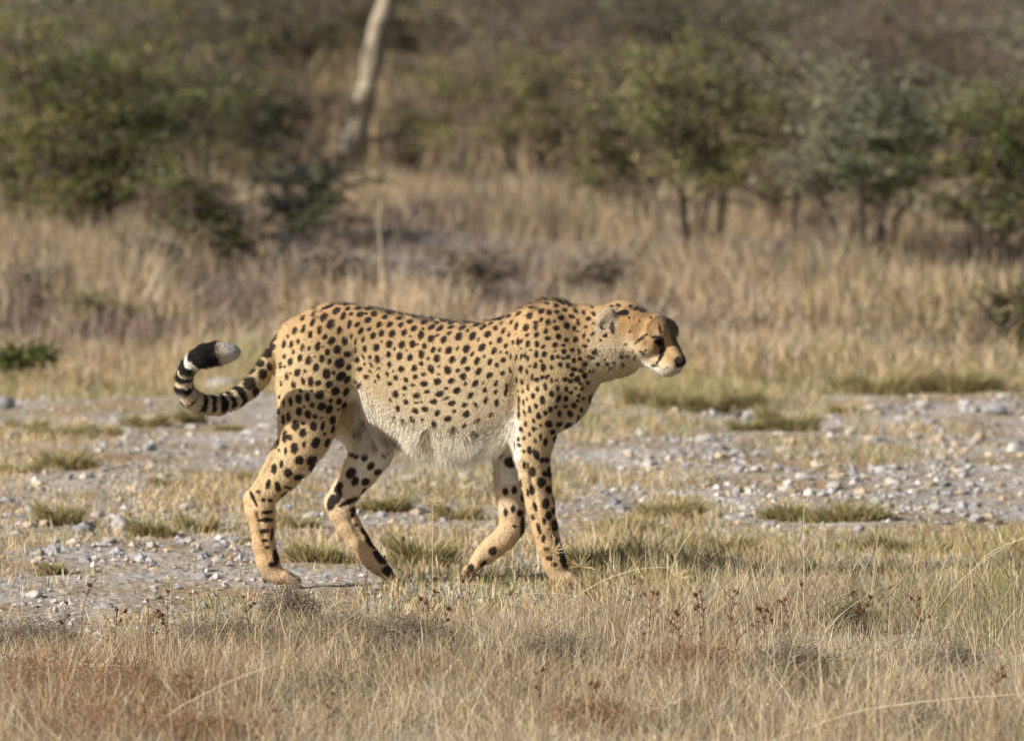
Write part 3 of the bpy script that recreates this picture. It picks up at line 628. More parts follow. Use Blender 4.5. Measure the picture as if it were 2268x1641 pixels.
# head, built on its own axes: forward, side towards the camera, up
HO = at(1405, 735, 0)
yw, pt = math.radians(28), math.radians(30)
hf = np.array((math.cos(pt) * math.cos(yw), -math.sin(yw) * math.cos(pt), -math.sin(pt)))
hs = np.array((-math.sin(yw), -math.cos(yw), 0))
hu = np.array((math.cos(yw) * math.sin(pt), -math.sin(yw) * math.sin(pt), math.cos(pt)))
HA = (hf, hs, hu)
def hp(f, s, u): return HO + hf * f + hs * s + hu * u
def hell(c, R, k=.014, carve=False): ell(hp(*c), R, HA, k, carve)
def hseg(a, b, r0, r1, k=.012, carve=False): seg(hp(*a), hp(*b), r0, r1, 1, k, carve)
hell((-.020, 0, .018), (.088, .066, .056), .02)
hell((.060, 0, .044), (.052, .058, .046), .02)
hell((.040, 0, -.010), (.070, .067, .056), .024)
for s in (-1, 1):
    hell((.084, s * .038, .054), (.025, .019, .022), .030)
    hell((.064, s * .043, .004), (.040, .022, .030), .016)
    hell((.153, s * .018, -.020), (.030, .021, .024), .010)
    hell((.094, s * .040, .030), (.012, .010, .009), .008, True)          # eye socket
hell((.120, 0, -.016), (.060, .036, .034), .016)
hseg((.080, 0, .052), (.165, 0, .012), .024, .017, .014)
hell((.174, 0, .006), (.018, .020, .015), .006)
hseg((.03, 0, -.040), (.148, 0, -.036), .037, .026, .016)
hseg((.186, 0, -.012), (.186, 0, -.026), .003, .003, .004, True)
for s in (-1, 1):
    hseg((.180, s * .004, -.030), (.122, s * .034, -.040), .0035, .0035, .004, True)  # mouth line
for s in (-1, 1):                                                          # ears
    n = hf * .50 + hs * s * .86 + hu * .05; n /= np.linalg.norm(n)
    e2 = hu * .96 - hf * .25; e2 -= n * (e2 @ n); e2 /= np.linalg.norm(e2); e3 = np.cross(n, e2)
    c = hp(-.060, s * .082, .000)
    ell(c, (.012, .050, .031), (n, e2, e3), .008)
    ell(c + n * .015 - e2 * .010, (.008, .038, .016), (n, e2, e3), .004, True)
    seg(hp(-.050, s * .050, -.015), c - e2 * .026, .026, .016, 1, .014)

for pts, yy in (([(1150, 780, 8), (1143, 860, 12), (1142, 930, 10)], -.135), ([(795, 715, 8), (792, 790, 12), (788, 860, 10)], -.118), ([(1120, 720, 4), (1148, 700, 5), (1170, 690, 4)], -.10)):
    Q_ = [(at(a, b, yy), r * PX) for a, b, r in pts]
    for (p_, r_), (q_, s_) in zip(Q_[:-1], Q_[1:]): seg(p_, q_, r_, s_, 1, .022, True)
for pts, yy in (([(571, 1135, 2.5), (583, 1185, 3), (596, 1235, 2)], -.128), ([(625, 1000, 2), (600, 1045, 3), (580, 1078, 2)], -.118), ([(1168, 1010, 2), (1180, 1080, 3), (1192, 1140, 2)], -.122), ([(1215, 1090, 2), (1222, 1160, 2)], -.112), ([(775, 1150, 2), (805, 1200, 2)], .075)):
    Q_ = [(at(a, b, yy), r * PX) for a, b, r in pts]
    for (p_, r_), (q_, s_) in zip(Q_[:-1], Q_[1:]): seg(p_, q_, r_, s_, 1, .010, True)
# ---- extract the surface (surface nets)
def surface_nets(D):
    S = D < 0
    nx, ny, nz = S.shape
    cnt = np.zeros((nx - 1, ny - 1, nz - 1), dtype=np.uint8)
    for a in (0, 1):
        for b in (0, 1):
            for c in (0, 1): cnt += S[a:nx - 1 + a, b:ny - 1 + b, c:nz - 1 + c]
    act = (cnt > 0) & (cnt < 8)
    ci = np.argwhere(act); idx = np.full(act.shape, -1, dtype=np.int32); idx[act] = np.arange(len(ci))
    acc = np.zeros((len(ci), 3)); n = np.zeros(len(ci))
    corners = [(a, b, c) for a in (0, 1) for b in (0, 1) for c in (0, 1)]
    for p in corners:
        for ax in range(3):
            if p[ax]: continue
            q_ = list(p); q_[ax] = 1
            d0 = D[ci[:, 0] + p[0], ci[:, 1] + p[1], ci[:, 2] + p[2]]; d1 = D[ci[:, 0] + q_[0], ci[:, 1] + q_[1], ci[:, 2] + q_[2]]
            mk = (d0 < 0) != (d1 < 0); t = np.where(mk, d0 / np.where(mk, d0 - d1, 1), 0)
            P = np.repeat(np.array(p, float)[None], len(ci), 0); P[:, ax] += t
            acc[mk] += P[mk]; n[mk] += 1
    V = ci + acc / n[:, None]
    F = []
    for ax in range(3):
        b, c = (ax + 1) % 3, (ax + 2) % 3
        s0 = [slice(None)] * 3; s1 = [slice(None)] * 3; s0[ax] = slice(0, -1); s1[ax] = slice(1, None)
        A, B = S[tuple(s0)], S[tuple(s1)]
        e = np.argwhere(A != B)
        e = e[(e[:, b] > 0) & (e[:, c] > 0) & (e[:, b] < S.shape[b] - 1) & (e[:, c] < S.shape[c] - 1)]
        inside = A[e[:, 0], e[:, 1], e[:, 2]]
        def cell(db, dc):
            g = e.copy(); g[:, b] -= db; g[:, c] -= dc; return idx[g[:, 0], g[:, 1], g[:, 2]]
        q4 = np.stack((cell(1, 1), cell(0, 1), cell(0, 0), cell(1, 0)), 1)
        q4[~inside] = q4[~inside][:, ::-1]
        F.append(q4)
    return V, np.concatenate(F)
BV, BF = surface_nets(D)
BV = BV * H + np.array((gx[0], gy[0], gz[0]))
del D
# keep the largest piece only, smooth a little
def relax(V, F, it, lam=.5):
    e = np.concatenate((F[:, [0, 1]], F[:, [1, 2]], F[:, [2, 3]], F[:, [3, 0]]))
    e = np.concatenate((e, e[:, ::-1]))
    n = np.bincount(e[:, 0], minlength=len(V))[:, None]
    for _ in range(it):
        s = np.stack([np.bincount(e[:, 0], weights=V[e[:, 1], i], minlength=len(V)) for i in range(3)], 1)
        V = V * (1 - lam) + lam * s / n
    return V
BV = relax(BV, BF, 3)
body_me = new_mesh('body', BV, BF, None, True)
BN = np.zeros(len(BV) * 3, dtype=np.float32); body_me.vertices.foreach_get('normal', BN); BN = BN.reshape(-1, 3)
BU, BVv = seen(BV[:, 0], BV[:, 1], BV[:, 2])
X, Y, Z = BV.T
# ---- coat colour
tan = np.array((.48, .312, .155)); tan2 = np.array((.575, .43, .245)); pale = np.array((.60, .49, .33)); white = np.array((.80, .765, .68)); black = np.array((.012, .010, .009))
N = len(BV)
# nearest tail parameter
tailp = np.array([p for p, r in TP]); seglen = np.r_[0, np.cumsum(np.linalg.norm(np.diff(tailp, axis=0), axis=1))]
fine = np.linspace(0, seglen[-1], 300); tp = np.stack([np.interp(fine, seglen, tailp[:, i]) for i in range(3)], 1)
tr = np.interp(fine, seglen, [r for p, r in TP])
cand = np.where((BU < 640) & (BVv < 940) & (Y < .08))[0]
dist2 = ((BV[cand, None, :] - tp[None]) ** 2).sum(-1); near = dist2.argmin(1)
ok = np.sqrt(dist2[np.arange(len(cand)), near]) < tr[near] * 1.25 + .004
ok &= near > 14
is_tail = np.zeros(N, bool); is_tail[cand[ok]] = True
tail_t = np.zeros(N); tail_t[cand[ok]] = fine[near[ok]]
rel = (BV - HO); hF, hS, hU = rel @ hf, rel @ hs, rel @ hu
is_head = (hF > -.045) & (BU > 1325) & (Z > .45)
C = np.repeat(tan2[None], N, 0)
def blend(msk, c, amt=1.0):
    global C
    a = (np.clip(msk, 0, 1) * amt)[:, None]; C = C * (1 - a) + np.asarray(c) * a
zrel = sstep(820, 690, BVv)
blend(zrel * (~is_tail), tan)
blend(sstep(790, 930, BVv) * sstep(770, 830, BU) * sstep(1150, 1100, BU) * (BVv < 1060), pale, .9)
bel = np.interp(BU, [780, 800, 815, 830, 860, 900, 1000, 1080, 1120, 1145, 1160], [865, 872, 895, 915, 935, 955, 975, 972, 950, 925, 960])
blend(sstep(bel - 50, bel + 15, BVv) * sstep(780, 800, BU) * sstep(1160, 1140, BU) * (BVv < 1070) * (Y < .06), white)
blend(sstep(-.3, -.85, BN[:, 2]) * sstep(.30, .36, Z), white, .8)                        # underside
blend(sstep(.2, .7, BN[:, 1] * np.where(Y < 0, 1, -1)) * sstep(.47, .40, Z), white, .45)  # inner legs
blend(sstep(1060, 1150, BVv), np.array((.68, .47, .26)), .7)
blend(sstep(1120, 1170, BVv), tan, .35)
blend(sstep(1235, 1275, BVv), np.array((.34, .25, .16)), .65)                   # dusty paws
blend(sstep(1285, 1330, BU) * sstep(725, 790, BVv) * sstep(1430, 1390, BU) * (Z > .4), np.array((.66, .55, .38)), .9)
mn = (fbm(X * 30, Z * 30, 2) - .5) * .18 + 1
C *= mn[:, None]
C *= (1 + .10 * (fbm(X * 7 + Z * 3, Z * 9, 14) - .5))[:, None]
# tail colours
blend(is_tail * sstep(.05, .25, tail_t), pale, .85)
def tt(x, y):
    p = np.array((330.1 + .262 * x, 594.3 + .262 * y)); a = np.stack(seen(tp[:, 0], tp[:, 1], tp[:, 2]), 1)
    return fine[((a - p) ** 2).sum(1).argmin()]
Kt = .262 * PX
rings = [(470,742,112),(322,850,44),(294,930,26),(284,1025,24),(345,1100,14),(440,1155,24),(525,1160,26),(610,1150,30),(680,1130,26),(765,1082,30)]
wob = (fbm(X * 45, Z * 45 + Y * 40, 4) - .5) * .016
wt = tt(340, 790)
blend(is_tail * sstep(.028, .016, np.abs(tail_t - wt)), white)
for x, y, hw in rings:
    t0 = tt(x, y); hwm = hw * Kt
    under = sstep(-.95, -.5, BN[:, 2])
    blend(is_tail * sstep(hwm + .003, hwm - .002, np.abs(tail_t + wob - t0)) * (np.maximum(under, .25) if hw < 90 else 1), black)
blend(is_tail * sstep(tt(598, 716) - .004, tt(598, 716) + .022, tail_t + (fbm(X * 200, Z * 60, 6) - .5) * .06), (.62, .60, .56))
SPOTS = {'A': [tuple(int(a) for a in t.split(',')) for t in '''125,735,45,25,50 80,890,35,28,75 15,1010,55,28,80 290,845,65,32,80 425,845,62,32,80 365,700,40,20,70 490,595,70,40,70 645,570,75,30,70 550,788,45,28,80 465,993,38,22,80 298,1065,45,33,80 630,905,58,35,75 748,920,40,28,80 640,365,65,28,50 830,290,60,22,50 815,450,70,35,60 770,670,60,38,80 1020,350,85,50,60 1090,165,110,28,20 1255,235,75,48,35 1150,480,90,62,60 940,590,75,40,80 1040,715,55,38,65 1375,330,75,42,65 1460,190,50,32,20 1490,480,75,35,75 1305,590,70,42,75 1520,295,40,28,30 1165,785,75,55,60 910,890,75,45,80 1410,790,72,48,100 1525,700,60,20,85 1605,800,60,12,85 1270,940,70,65,90 1085,990,58,42,85 1000,890,25,22 985,1105,70,45,85 1450,1030,60,50,0 1125,1165,52,38,80 1310,1190,90,75,60 740,1145,75,50,80 860,1078,25,20 580,1095,60,40,80 405,1165,65,38,75 230,1225,52,28,95 300,1260,25,20 875,1275,72,48,80 1475,1270,55,45,70 535,1365,65,50,80 672,1338,32,26,90 1070,1390,90,68,90 1205,1370,38,33 1335,1435,90,65,40 1455,1500,80,45,50 340,1440,62,30,97 415,1378,25,15,90 640,1530,70,32,97 780,1530,90,45,90 915,1560,55,48 1120,1585,70,55,30 470,1590,60,40,90 235,1570,50,20,100 1450,100,80,30,20 1650,185,60,25,10 1850,185,70,30,15 1690,300,65,42,20 1790,285,40,15 1635,485,55,32,50 1830,405,68,48,35 1945,290,60,45,20 2140,345,55,35,20 2035,490,60,42,45 1700,600,68,38,55 1855,565,45,30,45 1920,690,65,42,60 2080,645,55,45,70 1745,765,60,28,80 1980,905,70,50,80 1770,930,60,35,95 1600,960,50,22,95 2080,798,25,18 1745,1075,50,22,115 1630,1135,52,38,95 1865,1080,45,15,95 2005,1120,68,42,100 1770,1210,30,10,100 1890,1225,55,22,120 1680,1300,45,38 2030,1290,28,22 1870,1345,40,15,125 1800,1440,48,40 2020,1440,45,28,110 1610,1540,35,20,60 1670,1610,60,35,60 1960,1530,35,15,110'''.split()],
'B': [tuple(int(a) for a in t.split(',')) for t in '''600,65,40,25,110 800,60,25,20 1230,65,75,65,30 1430,75,75,45,60 950,130,85,70,60 720,175,72,45,90 560,210,80,55,95 410,255,80,35,97 285,285,65,20,95 200,170,35,12,90 1145,240,38,32 805,320,48,42,90 655,350,25,22 980,350,75,65,60 1120,400,85,55,60 1300,255,60,45,70 1395,330,70,40,70 1290,400,30,25 565,440,75,52,90 730,485,72,52,90 195,440,55,15,100 375,535,80,40,92 275,585,80,32,90 860,530,42,38 970,555,25,20 1185,590,75,50,75 505,690,95,65,85 640,655,40,30 835,710,75,60,85 1000,705,80,32,75 635,830,80,55,85 1035,845,32,28 310,890,105,48,88 405,910,50,40,90 1185,760,70,30,75 870,1015,95,65,60 655,1040,50,35,88 1085,1010,80,40,65 480,1110,95,60,92 320,1170,65,26,92 195,1145,30,15,120 570,1330,78,70,30 795,1330,100,65,35 240,1400,68,32,90 105,1480,85,48,85 365,1560,85,65,110 800,1460,70,35,50 560,1640,90,45,5 180,1010,60,15,80 1720,640,65,50,150 1610,890,85,50,110 1960,900,90,35,120 1610,1255,55,45 1530,1230,45,40 1765,1270,75,55,80 1880,1440,75,55,50 2010,1545,65,48,20 2150,1210,75,55,50 1515,1570,100,75,60'''.split()],
'C': [tuple(int(a) for a in t.split(',')) for t in '''45,480,60,42,35 215,370,60,28,5 245,490,50,40,30 410,430,60,35,10 500,335,50,25,20 410,295,60,25,0 60,240,100,45,10 230,270,60,22,0 675,440,68,38,15 685,320,60,25,10 855,355,70,40,20 490,555,60,45,30 655,560,30,20 815,530,75,38,35 900,450,40,25,20 965,555,70,35,35 1040,400,80,35,0 1165,450,60,30,10 1165,530,60,28,20 1375,545,65,32,35 1490,435,80,28,5 1630,490,68,30,20 1470,600,42,25,50 1755,535,65,28,40 1900,460,55,22,25 2060,350,90,32,15 1830,400,60,22,20 1250,385,60,18,-15 85,655,70,48,60 305,635,62,45,60 425,705,28,22 615,680,75,50,70 805,745,65,50,55 910,685,40,15,30 1135,645,48,30,40 1035,760,70,45,65 1310,705,80,55,55 1565,695,80,48,55 1840,665,65,50,55 1985,555,45,38,30 2125,600,55,28,55 1670,765,40,22,60 2055,770,50,42,60 30,845,68,55,80 265,855,65,52,80 460,845,65,48,85 545,850,30,12 680,880,55,38,85 130,925,32,18,80 350,960,20,15 840,945,55,38,65 962,950,45,25,80 1125,955,68,50,55 1285,920,52,25,65 1450,935,72,55,60 1735,905,75,50,55 1895,825,32,18,70 2170,880,45,30,70 1955,965,68,38,60 2075,990,25,18,50 20,1035,55,40,80 220,1070,65,52,70 412,1090,60,45,85 625,1035,72,50,88 748,1108,40,22,85 908,1105,72,52,85 1190,1130,70,48,65 1400,1145,75,45,60 1555,1030,50,28,55 1645,1150,68,42,65 1780,1060,32,18,80 1880,1170,60,40,60 2130,1135,42,38,30 35,1220,55,35,85 255,1300,58,50,85 490,1285,55,45,75 620,1200,42,35,85 800,1300,75,50,110 945,1255,20,14 1105,1320,70,58,90 1285,1325,42,35,40 1475,1295,48,42,30 1390,1435,60,55,90 1670,1345,65,45,65 2015,1230,45,32,70 1870,1415,70,45,45 2110,1380,45,38,50 0,1385,40,28,90 105,1340,18,15 155,1465,42,38,130 340,1500,48,38,130 510,1440,45,40,30 660,1395,45,38,0 940,1400,32,20 918,1530,62,55,5 1170,1520,62,45,25 40,1570,42,35,110 465,1595,35,28 670,1570,65,45,5 1435,1570,42,28,60 1615,1560,70,45,55 1755,1555,32,18,45 1990,1565,55,30,65'''.split()],
'D': [tuple(int(a) for a in t.split(',')) for t in '''320,10,45,38 150,115,65,48,95 310,135,25,15 535,145,62,48,10 725,75,50,32,5 955,115,72,48,15 1070,15,38,25,10 1275,55,68,50,30 55,230,40,18,120 340,262,48,40,120 190,385,58,35,105 535,280,40,14,5 620,265,30,14 842,255,65,42,0 1085,190,60,15,30 1180,285,70,45,15 1525,145,68,42,55 1790,45,48,40,60 1990,80,50,32,75 1415,320,52,38,25 1620,320,50,25,110 1805,235,65,38,65 2005,285,65,33,85 510,425,58,42,150 690,395,62,48,160 915,470,58,42,50 1230,430,38,28,25 1450,485,62,55,30 1895,505,50,32,60 1105,575,65,52,10 125,560,35,28,90 290,630,50,35,130 465,600,75,35,125 640,600,45,25,90 850,680,68,42,100 1650,610,65,38,35 1410,700,50,30,50 730,830,90,50,125 1200,775,62,52,40 1600,850,70,55,20'''.split()],
'E': [tuple(int(a) for a in t.split(',')) for t in '''985,262,62,35,160 1130,230,70,30,130 1210,310,70,25,140 1310,330,70,45,110 1430,380,50,40,90 725,350,65,25,10 505,450,75,18,8 1000,375,62,28,0 740,445,62,32,5 1185,415,48,35,165 910,515,55,42,30 1055,540,48,42 1195,525,45,35 1345,490,45,35 1540,510,55,28,125 1465,610,60,32,165 1685,540,42,30,120 1870,560,42,32,130 1840,425,30,35 1725,380,25,25 490,560,60,22,35 310,600,50,25,30 120,640,100,35,15 695,595,62,48,25 905,670,48,32,55 1275,635,55,45 1765,655,35,30 1900,735,38,32 355,715,48,22,60 1038,715,50,50 1150,695,30,26 1585,715,60,30,95 165,740,40,20,45 75,825,45,42,40 450,785,70,30,75 622,820,70,45,60 808,720,40,30 808,790,68,35,85 1380,785,52,48 1185,825,52,45 1515,830,52,32,90 1585,885,25,22 1725,800,30,22 210,880,52,25,65 995,875,55,38,60 315,940,50,20,80 650,950,40,30,30 822,950,58,38,65 1855,925,55,22,40 1690,960,35,25,70 1225,975,55,45,110 1025,1010,55,42,15 145,1040,55,42,50 1370,1040,50,38,20 1540,1040,55,42,90 1770,1055,28,22,90 380,1085,45,18,80 478,1080,68,30,88 545,1060,45,22,75 662,1110,58,38,85 828,1115,58,38,85 945,1160,50,28,50 1165,1135,55,48 1320,1140,42,30 1715,1150,42,18,95 262,1145,48,32,70 535,1195,25,15 710,1225,28,18 45,1240,68,40,60 160,1260,30,20,45 275,1275,38,18,85 1165,1250,22,18 1325,1250,48,42 1480,1225,40,35 1600,1250,55,28,95 1890,1250,52,32,70 345,1350,48,20,90 445,1365,52,18,80 540,1345,52,26,80 615,1325,48,24,85 660,1375,50,24,85 818,1305,65,38,90 965,1300,55,45,90 1108,1365,50,36,90 1215,1345,42,32 1310,1380,38,30 1400,1355,42,38 1620,1385,38,35 1800,1360,75,25,155 212,1410,48,42,50 100,1500,40,35,60 905,1430,32,28 1510,1415,48,38,100 1710,1475,55,48,30 1940,1480,45,20,160 1250,1490,42,42 800,1510,58,35,75 690,1520,30,20 945,1545,75,42,95 1098,1540,42,32,90 1400,1510,50,35,90 530,1570,65,36,90 330,1590,60,22,110 640,1620,50,25,95 1510,1580,60,35 1640,1600,50,40 1830,1610,50,30 2100,950,45,25,80'''.split()],
'F': [tuple(int(a) for a in t.split(',')) for t in '''80,195,48,32,60 80,345,40,35,70 90,555,65,32,85 270,250,55,25,80 260,340,40,30,80 250,400,35,25,90 450,125,50,20,88 555,170,50,26,92 665,270,58,22,90 745,85,52,25,88 825,125,42,38 925,85,40,35 1020,75,50,36,60 1100,145,48,22,90 1190,130,30,26 1350,120,52,40,10 1470,40,45,35 1705,55,52,48,60 1565,120,60,50 1445,150,40,40 838,300,48,30,90 985,260,70,30,95 480,335,22,18 570,345,45,18,92 1215,285,58,28,90 1370,300,50,32,90 1540,290,28,25 1630,200,40,32 1760,180,38,30 1660,290,38,30,30 1095,385,58,42,95 755,425,55,33,90 645,485,40,18,90 930,510,75,42,92 495,490,75,25,93 1225,475,60,38,60 1360,480,48,40,90 1450,370,38,28 1600,420,38,32 1680,470,40,25 1580,515,35,30 1810,460,65,30,80 580,545,55,15,95 810,610,52,32,100 1510,600,50,42,150 1350,620,42,30 1175,625,35,25,80 492,640,55,20,95 695,680,65,28,100 1080,670,58,36,85 985,735,50,35,90 1240,745,55,35,90 1435,750,68,45,120 1645,680,42,30,90 1590,840,75,28,88 495,770,70,25,90 600,740,65,15,110 860,795,62,42,100 770,890,52,22,115 620,935,55,28,100 1045,940,62,58 1245,940,68,35,15 1410,980,72,58,30 893,960,25,20 530,1030,40,30,90 570,1060,30,28 765,1030,50,28,100 820,1025,28,20 1115,1090,52,40,30 690,1125,45,24,95 895,1165,62,26,88 590,1200,42,25,85 485,1215,42,26,90 985,1270,70,35,80 805,1255,48,22,105 500,1325,45,25,140 1175,1215,60,45,45 690,1425,72,42,95 590,1445,38,24,90 815,1500,95,52,110 1005,1600,50,42,20 920,1600,50,35,60 110,1480,85,85 350,1640,110,90'''.split()],
'G': [tuple(int(a) for a in t.split(',')) for t in '''905,530,28,14,95 975,585,38,26,100 1080,600,25,22 1115,590,45,20,90 1048,675,42,32,90 875,680,35,10,100 972,740,35,22,90 1113,735,33,25,90 935,765,32,10,100 1155,820,40,10,95 1085,855,40,28,90 995,880,38,14,110 1155,915,28,18,90 1112,955,33,25,90 978,970,25,14,110 1075,1005,25,14,90 1160,1040,45,25,90 1030,1065,45,15,105 1118,1070,12,10 1068,1150,32,16,90 1150,1160,40,20,90 1200,1190,40,22,100 1215,1260,60,22,100 1100,1245,28,20 1120,1315,30,22 1160,1370,25,20 1245,1345,60,30,110 745,755,30,22,90 820,740,30,20,90 747,930,35,16,90 810,900,28,18,90 868,935,26,26 888,805,28,14,90 825,1045,18,12 888,1050,85,14,88 860,1160,60,10,60 640,1255,35,30,60 560,1370,40,18,60 450,1400,35,25,60'''.split()],
'K': [tuple(int(a) for a in t.split(',')) for t in '''425,775,38,20,105 350,760,38,16,80 510,785,35,10,-15 275,815,15,14 485,838,35,14,20 235,870,60,12,115 312,882,18,14 368,885,20,12 432,905,25,12,70 345,978,42,14,5 335,1040,55,16,0 320,1125,38,16,5 325,1200,25,14 345,1255,18,12 410,1330,55,20,95 385,1390,30,20 380,1150,50,8,85 1035,735,35,25,70 1115,740,32,25,30 1105,815,28,15,60 905,785,45,25,60 905,860,50,22,70 985,895,75,18,25 1030,955,35,20,20 1015,1000,20,14,90 1040,1080,15,12 1105,1130,30,20,130 1150,1210,60,22,125 1230,1330,60,32,130 1290,1440,45,35 850,900,60,30,75'''.split()],
'T': [tuple(int(a) for a in t.split(',')) for t in '''850,970,55,45,60 870,860,35,25,30 960,890,40,35,90 1000,715,38,38 940,800,35,30 905,1045,35,25,90 820,1160,40,35,60 1055,590,45,20,60 1045,660,25,25 1020,830,35,20,110'''.split()],
'W': [tuple(int(a) for a in t.split(',')) for t in '''905,465,70,42,5 750,385,65,26,-32 1010,362,28,24 875,1160,34,28 960,1145,28,24 1120,300,60,20,-8 1120,395,32,26 1180,430,30,24 1080,410,26,22 820,350,40,24,-20 305,690,26,20 430,780,45,22,40 280,825,24,30 345,905,26,22 290,985,24,40,85 440,1090,32,45,75 380,1160,75,20,-25 490,1270,34,28 650,1270,36,26 700,1340,30,20 350,560,38,30,-20 455,630,36,32 990,540,18,14 1150,600,18,14 1000,760,18,14 930,970,20,16 870,1090,22,18 1190,1090,22,18 1240,1060,18,14 740,1250,26,18 605,1200,24,18 540,900,24,18 1180,870,125,20,40 1415,850,70,20,-3 1460,880,36,26,-10 1520,950,100,20,97 1500,1120,75,26,70 1468,715,70,16,102 1045,1075,26,18,80 1080,1150,22,16 1065,1190,22,18 895,1280,36,20,-20 1165,1075,18,14 1215,1120,20,14 1230,455,18,14 1375,1298,36,24,10 1330,540,22,16 600,830,26,20,60 706,668,125,42,104 650,575,50,26,150'''.split()]}  # brow stroke among these paints dark hair and shade along the face edge
MAG = {'A': (900,1000,5.47), 'B': (900,1300,5.47), 'C': (1300,1000,5.47), 'D': (1300,1300,5.47), 'E': (1650,950,5.47), 'F': (1650,1250,5.47),
       'G': (1400,1350,2.524), 'K': (750,1300,2.344), 'T': (500,900,2.52), 'W': (1900,950,4.689)}
spot_m = np.zeros(N); halo_m = np.zeros(N)
jit = (fbm(X * 140, Z * 140, 9) - .5) * .26 + (fbm(X * 420, Z * 300, 19) - .5) * .34
order = np.argsort(X); Xs = X[order]
for key, lst in SPOTS.items():
    ox, oy, mg = MAG[key]; kk = .6603 / mg
    for s in lst:
        x, y, a, b = s[:4]; th = math.radians(s[4]) if len(s) > 4 else 0.
        u, v = (ox + x / mg) * .6603, (oy + y / mg) * .6603
        w0 = at(u, v, -.08); am = max(a * kk * PX, .0035) * 1.15; bm = max(b * kk * PX, .0032) * 1.20
        R = max(am, bm) * 1.5 + .004
        j = order[np.searchsorted(Xs, w0[0] - R):np.searchsorted(Xs, w0[0] + R)]
        du = (BU[j] - u) * PX; dv = (v - BVv[j]) * PX
        cl = (du * du + dv * dv) < .006 ** 2
        if not cl.any(): cl = (du * du + dv * dv) < .014 ** 2
        if not cl.any(): continue
        yf = Y[j][cl].min()
        ca, sa = math.cos(th), math.sin(th)
        e1 = (du * ca + dv * sa) / am; e2 = (-du * sa + dv * ca) / bm
        qq = np.sqrt(e1 * e1 + e2 * e2) + jit[j]
        near_ok = (np.abs(Y[j] - yf) < .06 + R) & (BN[j, 1] < .45)
        spot_m[j] = np.maximum(spot_m[j], sstep(1.15, .86, qq) * near_ok)
        halo_m[j] = np.maximum(halo_m[j], sstep(1.7, 1.0, qq) * near_ok)
        # the flank turned away from the camera carries a like spot
        if key in 'ABCDEF' and yf < .02 and 850 < ox + x / mg:
            far_ok = (BN[j, 1] > -.2) & (Y[j] > .02)
            du2 = du + .012; qf = np.sqrt(((du2 * ca + dv * sa) / am) ** 2 + ((-du2 * sa + dv * ca) / bm) ** 2) + jit[j]
            spot_m[j] = np.maximum(spot_m[j], sstep(1.16, .80, qf) * far_ok)
blend(halo_m * (~is_head), C * np.array((.93, .80, .66)), .30)
blend(spot_m, black, .97)
# dark line down the spine
back = sstep(.72, .95, BN[:, 2]) * (BU > 690) & 1 if False else sstep(.72, .95, BN[:, 2]) * (BU > 690) * (BU < 1300) * (BVv < 730)
blend(back * sstep(.42, .56, fbm(X * 55, Y * 60, 12)), black, .8)
nose_z0 = is_head & (hF > .160) & (hU > -.02)
# face
blend(is_head * sstep(.05, .02, hU) * sstep(.02, .06, hF), tan2, .5)
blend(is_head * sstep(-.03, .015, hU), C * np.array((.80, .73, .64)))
fz = fbm(hF * 55 + 9, hU * 55 + hS * 40, 23)
blend(is_head * sstep(.48, .62, fz) * sstep(.130, .06, hF) * sstep(-.03, .0, hU), (.17, .10, .05), .6)
blend(is_head * sstep(.0, -.035, hU) * sstep(.0, .05, hF), pale, .6)
blend(is_head * sstep(-.040, -.052, hU) * sstep(.06, .09, hF), white, .9)
blend(is_head * sstep(.140, .165, hF) * sstep(-.008, -.022, hU), (.60, .52, .42), .8)
fn = fbm(hF * 70 + 5, hU * 70 + hS * 30, 21)
blend(is_head * sstep(.035, .06, hU) * sstep(.52, .66, fn) * (hF < .11), (.10, .06, .03), .55)
def hdist(P, Q):
    d = Q - P; t = np.clip(((np.stack((hF, np.abs(hS), hU), 1) - P) @ d) / (d @ d), 0, 1)
    return np.linalg.norm(np.stack((hF, np.abs(hS), hU), 1) - (P + t[:, None] * d), axis=1)
A_ = np.array
blend(is_head * sstep(.018, .008, hdist(A_((.086, .048, .050)), A_((.096, .040, .046)))), (.66, .58, .44), .7)      # pale brow
blend(is_head * sstep(.024, .010, hdist(A_((.104, .036, .018)), A_((.112, .036, .004)))), (.24, .17, .11), .6)  # shade on the cheek below the eye, painted into the coat
for P, Q, r in (((.092, .040, .031), (.099, .034, .028), .0125), ((.096, .032, .030), (.118, .030, .010), .0050), ((.118, .030, .010), (.128, .034, -.016), .0060), ((.128, .034, -.016), (.126, .036, -.030), .0045),
                ((.088, .044, .036), (.065, .052, .034), .0050), ((.065, .052, .034), (.048, .060, -.012), .0055)):
    d = hdist(A_(P), A_(Q)) + (fbm(hF * 200, hU * 200, 3) - .5) * .003
    blend(is_head * sstep(r + .0025, r - .0015, d), black, .95)
blend(is_head * sstep(.016, .010, hdist(A_((.180, 0, .006)), A_((.176, .010, .004))) - .006) * sstep(-.016, -.009, hU), black, .97)
blend(is_head * sstep(.060, .115, hF) * sstep(.020, .010, np.abs(hS - .0)) * sstep(.0, .03, hU) , (.12, .08, .05), .85)   # dark bridge: dark hair plus painted shade of the face front
blend(is_head * sstep(.045, .06, hF) * sstep(.026, .008, hS) * sstep(.048, .064, hU), (.12, .08, .045), .8)  # forehead front and far brow: dark hair with shade painted in
blend(is_head * sstep(.0045, .002, hdist(A_((.184, .0, -.028)), A_((.122, .035, -.040)))), (.03, .02, .02), .9)
